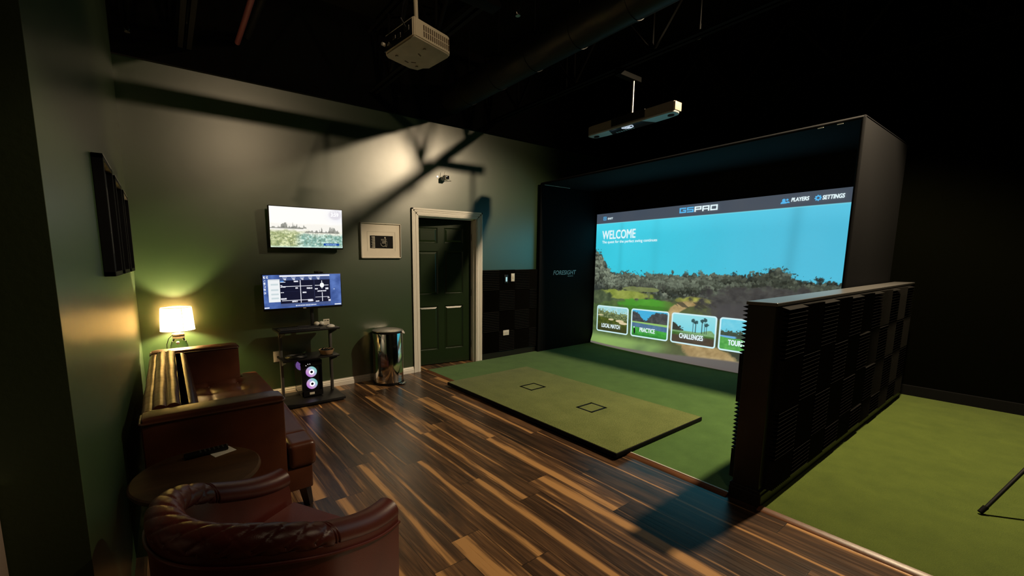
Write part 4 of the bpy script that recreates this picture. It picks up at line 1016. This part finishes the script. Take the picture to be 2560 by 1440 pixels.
obj('wall_mount', box(1.20, 1.40, TVY + .04, YW - .001, 1.74, 1.90, .004), MT['matteblack'], TV)

# ------------------------------------------------------------------ workstation cart
CT = thing('workstation_cart', 'black rolling computer cart with grey posts against the green wall', 'cart', (1.17, 4.45, 0))
bm = bmesh.new(); bx(bm, .885, 1.47, 4.225, 4.69, .012, .034, .006); bx(bm, .885, 1.47, 4.225, 4.69, .034, .040, .003); obj('base_plate', bm, MT['black'], CT)
for x in (.92, 1.44):
    for y in (4.27, 4.65):
        bm = bmesh.new(); cyl(bm, (x - .01, y, .014), (x + .01, y, .014), .014, n=16); obj('caster', bm, MT['rubber'], CT)
for x in (.915, 1.432):
    bm = bmesh.new(); bx(bm, x - .014, x + .014, 4.535, 4.575, .04, .765, .003); obj('upright', bm, MT['greymetal'], CT)
    for z in (.46, .752):
        bm = bmesh.new(); prism(bm, [(4.54, z - .075), (4.54, z), (4.33, z), (4.33, z - .012), (4.52, z - .075)], x - .004, x + .004, 'x'); obj('shelf_bracket', bm, MT['greymetal'], CT, smooth=False)
    bm = bmesh.new(); cyl(bm, (x, 4.534, .70), (x, 4.515, .70), .012, n=12); obj('knob', bm, MT['greymetal'], CT)
obj('shelf', box(.858, 1.46, 4.30, 4.63, .752, .772, .003), MT['black'], CT)
obj('shelf', box(.885, 1.455, 4.325, 4.62, .458, .474, .003), MT['black'], CT)
bm = bmesh.new(); bx(bm, 1.245, 1.275, 4.575, 4.605, .772, 1.22, .004); bx(bm, 1.10, 1.42, 4.58, 4.60, .74, .78, .003); bx(bm, 1.11, 1.30, 4.545, 4.58, 1.10, 1.20, .003); obj('monitor_post', bm, MT['matteblack'], CT)

# ultrawide monitor with launch-data windows
def paint_mon(nu, nv):
    U, V = np.meshgrid(np.linspace(0, 1, nu), np.linspace(0, 1, nv)); im = np.zeros((nv, nu, 3))
    n1 = fbm(U, V, 9, 5, 4, 201)
    put(im, np.ones_like(U), mixc((40, 62, 122), (92, 122, 190), np.clip(n1 * 1.3 - .1 + .15 * sm(.8, .9, U), 0, 1)))
    def r_(u0, u1, v0, v1, c, a=1.): put(im, ((U > u0) & (U < u1) & (V > v0) & (V < v1)) * a, c)
    r_(.20, .845, .05, .985, (74, 88, 132), .75); r_(.20, .848, .135, .83, (18, 20, 44)); r_(.20, .848, .94, .985, (244, 246, 255))
    for i, u0 in enumerate((.235, .345, .455, .56, .665)): r_(u0, u0 + .055, .90, .93, (150, 162, 200)); r_(u0 + .01, u0 + .045, .865, .885, (235, 238, 250)); r_(u0 + .02, u0 + .045, .835, .855, (225, 230, 245))
    r_(.058, .20, .195, .87, (238, 242, 244)); r_(.058, .20, .83, .85, (205, 212, 220))
    for v0 in (.69, .53, .40, .28): r_(.09, .18, v0, v0 + .05, (196, 212, 216), .8)
    r_(.632, .640, .14, .83, (44, 48, 78)); r_(.20, .63, .49, .497, (44, 48, 78))
    L_ = (236, 236, 246)
    for a in ((.452, .461, .50, .83), (.452, .461, .14, .49), (.215, .61, .640, .656), (.215, .61, .215, .231), (.735, .743, .55, .80), (.735, .743, .15, .43), (.645, .83, .645, .662), (.645, .83, .28, .293)): r_(*a, L_)
    put(im, sm(1.1, .95, ((U - .74) / .028) ** 2 + ((V - .655) / .075) ** 2), (250, 250, 250))
    for a in ((.375, .43, .775, .815), (.39, .425, .575, .61), (.535, .61, .555, .60), (.48, .53, .43, .47), (.205, .27, .62, .64), (.205, .23, .665, .69), (.205, .245, .46, .48), (.205, .275, .255, .30), (.34, .41, .165, .205), (.545, .615, .165, .235), (.645, .68, .525, .565), (.785, .825, .515, .575), (.675, .795, .455, .49), (.645, .695, .145, .175), (.81, .835, .235, .27), (.82, .85, .145, .20)):
        put(im, ((U > a[0]) & (U < a[1]) & (V > a[2]) & (V < a[3])) * (fbm(U, V, 160, 90, 2, 9) > .33), L_)
    r_(.205, .25, .795, .825, (80, 140, 220)); r_(.205, .27, .77, .79, (220, 232, 250))
    for v0 in (.95, .86, .77, .68, .59, .49): put(im, ((U > .006) & (U < .030) & (V > v0 - .05) & (V < v0 + .015)) * (fbm(U, V, 120, 70, 2, 19) > .42), (236, 240, 250))
    put(im, ((U > .04) & (U < .062) & (V > .90) & (V < .975)) * (fbm(U, V, 120, 70, 2, 23) > .42), (236, 240, 250))
    r_(.38, .65, .04, .075, (228, 236, 250)); put(im, ((U > .38) & (U < .65) & (V > .03) & (V < .08)) * (np.sin(U * 300) > .4), (70, 90, 150))
    r_(0, .06, .015, .05, (225, 232, 245)); r_(.905, .995, .015, .05, (225, 232, 245)); put(im, sm(1.2, .7, ((U - .905) / .006) ** 2 + ((V - .52) / .014) ** 2), (235, 245, 255))
    return tolin(im)
MO = thing('ultrawide_monitor', 'wide computer monitor with dark shot-data windows on a blue desktop', 'monitor', (1.17, 4.53, .95))
mxx0, mxx1, mz0, mz1, my = .778, 1.556, .985, 1.322, 4.50
obj('case', box(mxx0 - .009, mxx1 + .009, my, my + .045, mz0 - .022, mz1 + .009, .004), MT['black'], MO)
grid_picture('picture', (mxx0, my - .001, mz0), (1, 0, 0), (0, 0, 1), mxx1 - mxx0, mz1 - mz0, paint_mon(560, 242), attr_mat('monitor_picture', 1.0, .01, .3), MO)
obj('maker_badge', box(1.15, 1.18, my - .002, my, mz0 - .014, mz0 - .006), MT['white'], MO, smooth=False)
WC = thing('webcam', 'tiny black webcam clipped on the monitor top edge', 'webcam', (1.33, 4.52, mz1 + .009))
obj('case', box(1.285, 1.375, 4.505, 4.535, mz1 + .010, mz1 + .034, .006), MT['black'], WC)
bm = bmesh.new(); cyl(bm, (1.33, 4.506, mz1 + .022), (1.33, 4.502, mz1 + .022), .008, n=16); obj('lens', bm, MT['brushed'], WC)

KB = thing('keyboard', 'flat dark computer keyboard on the cart top shelf', 'keyboard', (1.07, 4.40, .772))
obj('case', box(.875, 1.265, 4.325, 4.455, .772, .786, .004), MT['matteblack'], KB)
bm = bmesh.new()
for i in range(20):
    for j in range(5): bx(bm, .884 + i * .0188, .884 + i * .0188 + .0155, 4.334 + j * .0235, 4.334 + j * .0235 + .019, .785, .790)
obj('keys', bm, mat('key_plastic', (.03, .03, .032), .5, bump=.05), KB, smooth=False)
CM = thing('computer_mouse', 'pale computer mouse beside the keyboard on the cart', 'mouse', (1.385, 4.37, .772))
bm = bmesh.new(); t = bmesh.new(); bmesh.ops.create_uvsphere(t, u_segments=20, v_segments=12, radius=1.); t.transform(Matrix.Translation((1.385, 4.37, .776)) @ Matrix.Diagonal((.045, .032, .024, 1)))
for v in t.verts: v.co.z = max(v.co.z, .772)
merge(bm, t); obj('case', bm, MT['white'], CM)
bm = bmesh.new(); cyl(bm, (1.36, 4.366, .797), (1.36, 4.374, .797), .006, n=12); obj('scroll_wheel', bm, MT['black'], CM)
GD = thing('white_gadget', 'small white two-lobed gadget behind keyboard on cart shelf', 'gadget', (1.31, 4.52, .772))
bm = bmesh.new()
for dx in (-.025, .025):
    t = bmesh.new(); bmesh.ops.create_uvsphere(t, u_segments=20, v_segments=12, radius=1.); t.transform(Matrix.Translation((1.31 + dx, 4.52, .795)) @ Matrix.Diagonal((.030, .028, .024, 1))); merge(bm, t)
obj('case', bm, MT['white'], GD)
obj('slot', box(1.303, 1.317, 4.488, 4.50, .775, .79, .002), MT['black'], GD)
TC = thing('tent_card', 'small white sign card standing on the cart shelf', 'sign card', (1.395, 4.55, .772))
bm = bmesh.new(); bx(bm, 1.365, 1.432, 4.549, 4.551, .772, .833); bx(bm, 1.365, 1.432, 4.551, 4.585, .772, .774); obj('card', bm, MT['paper'], TC, smooth=False)
bm = bmesh.new(); cyl(bm, (1.415, 4.5485, .815), (1.415, 4.549, .815), .007, n=14); bx(bm, 1.372, 1.402, 4.5485, 4.549, .812, .818); bx(bm, 1.372, 1.425, 4.5485, 4.549, .788, .79); obj('printed_mark', bm, MT['ink'], TC, smooth=False)
BW = thing('wooden_bowl', 'tan wooden bowl filled with dark tees on the lower cart shelf', 'bowl', (1.345, 4.42, .474))
bm = bmesh.new(); lathe(bm, [(.0005, .475), (.055, .475), (.064, .482), (.076, .518), (.080, .527), (.074, .527), (.068, .514), (.057, .488), (.0005, .486)], 1.345, 4.42, 40); obj('bowl', bm, MT['bowl'], BW)
o = None
bm = bmesh.new()
for i in range(40):
    a, rr = random.uniform(0, 2 * PI), .052 * math.sqrt(random.random()); p = Vector((1.345 + rr * math.cos(a), 4.42 + rr * math.sin(a), .508 + random.uniform(0, .026)))
    dv = Vector((random.uniform(-1, 1), random.uniform(-1, 1), random.uniform(-.4, .6))).normalized() * .02; cyl(bm, p - dv, p + dv, .003, n=6)
lathe(bm, [(.0005, .502), (.058, .506), (.052, .522), (.0005, .530)], 1.345, 4.42, 24)
o = obj('golf_tees', bm, MT['black']); tag(o, 'dark golf tees heaped in the tan wooden bowl', 'tees', kind='stuff')
bm = bmesh.new(); pts = []
for i in range(160):
    a = i * .42; rr = .055 + .018 * math.sin(i * .13); pts.append((1.03 + rr * 1.5 * math.cos(a), 4.42 + rr * math.sin(a), .479 + .018 * abs(math.sin(i * .05))))
tube(bm, pts, .004, 6); tag(obj('cable_coil', bm, MT['black']), 'loose coil of black cable on the lower cart shelf', 'cable')

# PC tower with coloured fans
def fan_mat():
    m = bpy.data.materials.new('rainbow_fan_light'); m.use_nodes = True
    n = m.node_tree.nodes; L = m.node_tree.links; b = n['Principled BSDF']; b.inputs['Base Color'].default_value = (.05, .05, .06, 1)
    tc = n.new('ShaderNodeTexCoord'); sp = n.new('ShaderNodeSeparateXYZ'); L.new(tc.outputs['Object'], sp.inputs[0])
    s_ = math_node(n, L, 'ADD', math_node(n, L, 'MULTIPLY', sp.outputs[0], 6.), math_node(n, L, 'MULTIPLY', sp.outputs[2], 5.))
    cr = n.new('ShaderNodeValToRGB'); e = cr.color_ramp.elements
    e[0].position = .1; e[0].color = (.55, .22, .75, 1); e[1].position = .95; e[1].color = (.20, .60, .62, 1)
    k = e.new(.35); k.color = (.72, .42, .72, 1); k = e.new(.6); k.color = (.50, .52, .85, 1); k = e.new(.78); k.color = (.35, .72, .70, 1)
    L.new(math_node(n, L, 'ADD', s_, .5), cr.inputs[0]); L.new(cr.outputs[0], b.inputs['Emission Color']); b.inputs['Emission Strength'].default_value = .75
    return m
MT['fan'] = fan_mat(); MT['fan2'] = mat('violet_fan_light', (.05, .05, .06), .5, emit=(.34, .16, .62), es=.7, bump=.01)
PC = thing('computer_tower', 'black gaming computer tower with glowing rainbow fans on the cart base', 'computer', (1.175, 4.54, .04))
cx0, cx1, cy0, cy1, cz0, cz1 = 1.072, 1.285, 4.40, 4.69, .052, .425
bm = bmesh.new(); bx(bm, cx0 + .004, cx1, cy0 + .004, cy1, cz0, cz0 + .02); bx(bm, cx0, cx1, cy0, cy1, cz1 - .02, cz1, .003); bx(bm, cx1 - .006, cx1, cy0 + .004, cy1, cz0, cz1); bx(bm, cx0, cx1, cy1 - .006, cy1, cz0, cz1); bx(bm, cx0, cx0 + .012, cy0, cy0 + .02, cz0, cz1); bx(bm, cx0, cx1, cy0, cy0 + .014, cz0, .105); bx(bm, cx0, cx1, cy0, cy0 + .014, .378, cz1)
bx(bm, cx0 + .004, cx1, cy0 + .030, cy0 + .035, cz0, cz1)
obj('case', bm, MT['black'], PC, smooth=False)
obj('side_glass', box(cx0 + .001, cx0 + .004, cy0 + .02, cy1 - .01, cz0 + .02, cz1 - .02), MT['clearglass'], PC, smooth=False)
def fan(xc, yc, zc, axis, mname, rad=.055):
    bm = bmesh.new(); n = 40
    F3 = (lambda a, rr, d_: (xc + rr * math.cos(a), yc + d_, zc + rr * math.sin(a))) if axis == 'y' else (lambda a, rr, d_: (xc + d_, yc + rr * math.cos(a), zc + rr * math.sin(a)))
    Mr = Vector((xc, yc, zc))
    for b_ in range(9):
        a0 = 2 * PI * b_ / 9; q = []
        for k in range(5): q.append((a0 + .10 * k, .021 + .0075 * k))
        A_ = [bm.verts.new(F3(a, rr, -.004)) for a, rr in q]; B_ = [bm.verts.new(F3(a + .60 + .0 * rr, rr, .006)) for a, rr in q]
        for k in range(4): bm.faces.new((A_[k], A_[k + 1], B_[k + 1], B_[k]))
    for r0, r1, d0 in ((.012, .022, -.006), (.050, rad, -.006)):
        A_ = [bm.verts.new(F3(2 * PI * k / n, r0, d0)) for k in range(n)]; B_ = [bm.verts.new(F3(2 * PI * k / n, r1, d0)) for k in range(n)]
        for k in range(n): bm.faces.new((A_[k], A_[(k + 1) % n], B_[(k + 1) % n], B_[k]))
    # bright diffuser disc behind the blades
    A_ = [bm.verts.new(F3(2 * PI * k / n, rad, .010)) for k in range(n)]; bm.faces.new(A_)
    bm.transform(Matrix.Translation(-Mr)); me_par = PC
    o = obj('fan', bm, MT[mname], None, smooth=False); o.parent = PC; o.location = Mr - PC.location
    bm = bmesh.new(); p0, p1 = F3(0, 0, -.008), F3(0, 0, .004); cyl(bm, p0, p1, .013, n=20); h_ = obj('fan_hub', bm, MT['black'], o)
    if mname == 'fan':
        bm = bmesh.new(); tube(bm, [F3(2 * PI * k / 28, .021, -.008) for k in range(28)], .006, 8, closed=True); obj('light_ring', bm, MT['led_white'], o)
fan(1.176, cy0 + .016, .306, 'y', 'fan'); fan(1.178, cy0 + .016, .178, 'y', 'fan'); fan(1.137, 4.655, .335, 'y', 'fan2', .055)
bm = bmesh.new(); bx(bm, 1.145, 1.195, cy0 - .001, cy0, .068, .092); obj('sticker', bm, MT['paper'], PC, smooth=False)
bm = bmesh.new()
for x in (1.12, 1.14, 1.16): cyl(bm, (x, cy0 - .002, .395 if x != 1.12 else .383), (x, cy0, .395 if x != 1.12 else .383), .004, n=10)
obj('power_light', bm, MT['led_white'], PC)
for x in (cx0 + .02, cx1 - .02):
    for y in (cy0 + .03, cy1 - .03): bm = bmesh.new(); cyl(bm, (x, y, .0402), (x, y, cz0), .010, n=12); obj('foot', bm, MT['rubber'], PC)

# ------------------------------------------------------------------ wall plates
def plate(name, x, z, w, h, y, lab, cat, kind_):
    T = thing(name, lab, cat, (x, y, z))
    obj('cover_plate', box(x - w / 2, x + w / 2, y - .007, y, z - h / 2, z + h / 2, .002), MT['white'], T)
    if kind_ == 'outlet':
        for dx, dz in (((0, .02), (0, -.02)) if h > w else ((.02, 0), (-.02, 0))):
            so = obj('socket', box(x + dx - .014, x + dx + .014, y - .009, y - .006, z + dz - .012, z + dz + .012, .001), MT['white'], T)
            bm = bmesh.new(); bx(bm, x + dx - .006, x + dx - .004, y - .0095, y - .0088, z + dz - .004, z + dz + .006); bx(bm, x + dx + .004, x + dx + .006, y - .0095, y - .0088, z + dz - .004, z + dz + .006); obj('slots', bm, MT['ink'], so, smooth=False)
    else:
        obj('rocker', box(x - .012, x + .012, y - .012, y - .006, z - .022, z + .022, .002), MT['cream'], T)
    return T
plate('wall_outlet', .917, .440, .072, .115, YW, 'white power outlet on the green wall behind the cart', 'outlet', 'outlet')
FY = YW - .049
plate('wall_outlet', 4.132, .383, .115, .078, FY, 'white power outlet low on the black foam wall panel', 'outlet', 'outlet')
plate('light_switch', 4.254, 1.207, .068, .118, FY, 'white light switch high on the black foam wall panel', 'switch', 'rocker')
T = thing('wall_controller', 'small black wall controller with a pale blue light beside the white switch', 'controller', (4.12, FY, 1.185))
obj('case', box(4.085, 4.155, FY - .012, FY, 1.125, 1.25, .004), MT['black'], T); obj('display', box(4.108, 4.136, FY - .0135, FY - .0115, 1.15, 1.215, .001), MT['led_blue'], T)
T = thing('security_camera', 'small white box camera on the back wall above the door', 'camera', (3.066, YW, 2.515))
bm = bmesh.new(); bx(bm, 3.035, 3.098, 4.665, 4.735, 2.488, 2.545, .006); obj('case', bm, MT['white'], T)
bm = bmesh.new(); bx(bm, 3.042, 3.091, 4.661, 4.666, 2.495, 2.538, .002); cyl(bm, (3.067, 4.662, 2.517), (3.067, 4.656, 2.517), .013, n=20); obj('lens', bm, MT['lens'], T)
bm = bmesh.new(); cyl(bm, (3.067, 4.73, 2.517), (3.067, YW, 2.517), .012, n=14); cyl(bm, (3.067, YW - .006, 2.517), (3.067, YW, 2.517), .035, n=20); obj('bracket', bm, MT['white'], T)
bm = bmesh.new(); cyl(bm, (3.042, 4.71, 2.545), (3.056, 4.70, 2.61), .003, n=8); obj('antenna', bm, MT['white'], T)
bm = bmesh.new(); tube(bm, [(3.098, 4.70, 2.505), (3.15, 4.735, 2.50), (3.19, YW - .004, 2.50)], .003, 6); obj('cable', bm, MT['white'], T)
bm = bmesh.new(); cyl(bm, (2.975, YW - .012, 2.532), (2.975, YW + .002, 2.532), .010, n=14); tag(obj('indicator_light', bm, MT['led_white']), 'tiny white light on the wall left of the security camera', 'light')

# ------------------------------------------------------------------ bin
bxx, byy, br = 2.125, 4.560, .178
BN = thing('trash_can', 'round polished steel pedal bin beside the white door frame', 'bin', (bxx, byy, 0))
bm = bmesh.new(); lathe(bm, [(br - .004, .028), (br, .032), (br, .615), (br - .002, .618)], bxx, byy, 72); obj('body', bm, MT['steel'], BN)
bm = bmesh.new(); lathe(bm, [(br + .004, .0), (br + .006, .006), (br + .005, .028), (br - .01, .030)], bxx, byy, 72); obj('base_ring', bm, MT['black'], BN)
bm = bmesh.new(); lathe(bm, [(br + .002, .614), (br + .006, .617), (br + .006, .628), (br + .002, .631)], bxx, byy, 72); obj('rim', bm, MT['black'], BN)
bm = bmesh.new(); lathe(bm, [(br + .002, .632), (br + .005, .635), (br + .004, .642), (br - .03, .652), (br - .09, .658), (.0005, .660)], bxx, byy, 72); obj('lid', bm, MT['brushed'], BN)
a = R(-62); px, py = bxx + (br + .025) * math.cos(a), byy + (br + .025) * math.sin(a)
bm = bmesh.new(); bx(bm, -.05, .05, -.025, .025, .010, .022, .004); bm.transform(Matrix.Translation((px, py, 0)) @ Matrix.Rotation(a + PI / 2, 4, 'Z')); obj('pedal', bm, MT['tread'], BN)
bm = bmesh.new(); n = 14; A_, B_ = [], []
for k in range(n):
    a = R(-52 + k * 5.0); w_ = .014 + .020 * math.sin(PI * k / (n - 1)) + .006 * math.sin(k * 2.1)
    rr = br + .0085
    A_.append(bm.verts.new((bxx + (rr - .004) * math.cos(a), byy + (rr - .004) * math.sin(a), .636))); B_.append(bm.verts.new((bxx + (rr + .010 + .012 * math.sin(k * 1.7)) * math.cos(a), byy + (rr + .010 + .012 * math.sin(k * 1.7)) * math.sin(a), .628 - w_)))
for k in range(n - 1): bm.faces.new((A_[k], A_[k + 1], B_[k + 1], B_[k]))
o = obj('bin_liner', bm, MT['liner']); md = o.modifiers.new('thick', 'SOLIDIFY'); md.thickness = .002
tag(o, 'white plastic liner edge poking out under the steel bin lid', 'bin liner')

# ------------------------------------------------------------------ cabinet at the left edge and golf stick at the right
CB = thing('low_cabinet', 'pale cabinet with a dark knob, cut off at the lower left edge', 'cabinet', (-.58, 1.27, 0))
obj('body', box(-.85, -.386, 1.09, YE - .002, 0, .905, .006), MT['cabinet'], CB)
obj('counter_top', box(-.86, -.378, 1.08, YE - .002, .905, .933, .006), MT['white'], CB)
dr = obj('door', box(-.83, -.40, 1.072, 1.09, .08, .88, .004), MT['cabinet'], CB)
bm = bmesh.new(); t = bmesh.new(); bmesh.ops.create_uvsphere(t, u_segments=16, v_segments=10, radius=.018); t.transform(Matrix.Translation((-.43, 1.05, .83))); merge(bm, t); obj('knob', bm, MT['ink'], dr)

GB = thing('golf_bag', 'black golf bag standing on its thin leg at the right edge', 'golf bag', (4.35, -.42, .012))
bm = bmesh.new(); p0, p1 = Vector((4.45, -.52, .06)), Vector((4.30, -.30, .86)); cyl(bm, p0, p1, .12, .13, n=32, bev=.012); obj('body', bm, MT['fabric'], GB)
bm = bmesh.new(); cyl(bm, (4.452, -.524, .013), (4.452, -.524, .075), .115, n=32); obj('base', bm, MT['rubber'], GB)
bm = bmesh.new(); tube(bm, [(3.712, .133, .022), (4.24, -.20, .74)], .009, 12); lg = obj('leg', bm, MT['matteblack'], GB)
bm = bmesh.new(); cyl(bm, (3.708, .136, .024), (3.735, .120, .054), .012, .013, n=14); obj('rubber_foot', bm, MT['rubber'], lg)
bm = bmesh.new(); tube(bm, [(4.95, -.75, .022), (4.42, -.42, .74)], .009, 12); lg = obj('leg', bm, MT['matteblack'], GB)
bm = bmesh.new(); cyl(bm, (4.952, -.752, .024), (4.925, -.735, .054), .012, .013, n=14); obj('rubber_foot', bm, MT['rubber'], lg)

# ------------------------------------------------------------------ lights
def lamp_fixture(x, y, z, lab, power, col, spot=None, size=.07, aim=(0, 0, -1), blend=.25):
    T = thing('ceiling_lamp', lab, 'ceiling lamp', (x, y, z)); T['group'] = 'black ceiling lamps'
    bm = bmesh.new(); lathe(bm, [(.10, z - .01), (.11, z + .03), (.09, z + .09), (.02, z + .10)], x, y, 28); obj('reflector', bm, MT['matteblack'], T)
    bm = bmesh.new(); t = bmesh.new(); bmesh.ops.create_uvsphere(t, u_segments=16, v_segments=10, radius=.04); t.transform(Matrix.Translation((x, y, z + .03))); merge(bm, t); obj('bulb', bm, MT['bulb'], T)
    bm = bmesh.new(); cyl(bm, (x, y, z + .10), (x, y, ZC), .006, n=8); obj('cord', bm, MT['black'], T)
    return add_light(x, y, z - .03, power, col, spot, size, aim, blend)
def add_light(x, y, z, power, col, spot, size, aim, blend):
    l = bpy.data.lights.new('ceiling_lamp_light', 'SPOT' if spot else 'POINT'); l.energy = power; l.color = col; l.shadow_soft_size = size
    if spot: l.spot_size = spot; l.spot_blend = blend
    o = bpy.data.objects.new('ceiling_lamp_light', l); COL.objects.link(o); o.location = (x, y, z)
    o.rotation_euler = Vector(aim).to_track_quat('-Z', 'Y').to_euler()
    return o
WARM = (1., .78, .50)
if True:
    lamp_fixture(4.75, .72, 4.02, 'black pendant lamp high over the foam divider', 900, WARM, R(126), .075, (-.25, .25, -1), .35)
    add_light(4.75, .72, 3.99, 85, (1, .74, .44), R(74), .06, (-2.3, 4.05, -1.2), .6)  # extra beam added at this lamp to light the back wall
if True:
    lamp_fixture(1.36, -.15, 3.84, 'black lamp head high behind the viewer', 85, (1, .74, .44), R(52), .06, (-.04, 1, -.16), .7)
    add_light(1.36, -.15, 3.81, 26, WARM, None, .06, (0, 0, -1), 0)  # spill light added to fill the hall wall, chair and sofa
W = bpy.data.worlds.new('world'); S.world = W; W.use_nodes = True
W.node_tree.nodes['Background'].inputs[0].default_value = (.004, .004, .004, 1); W.node_tree.nodes['Background'].inputs[1].default_value = 1.
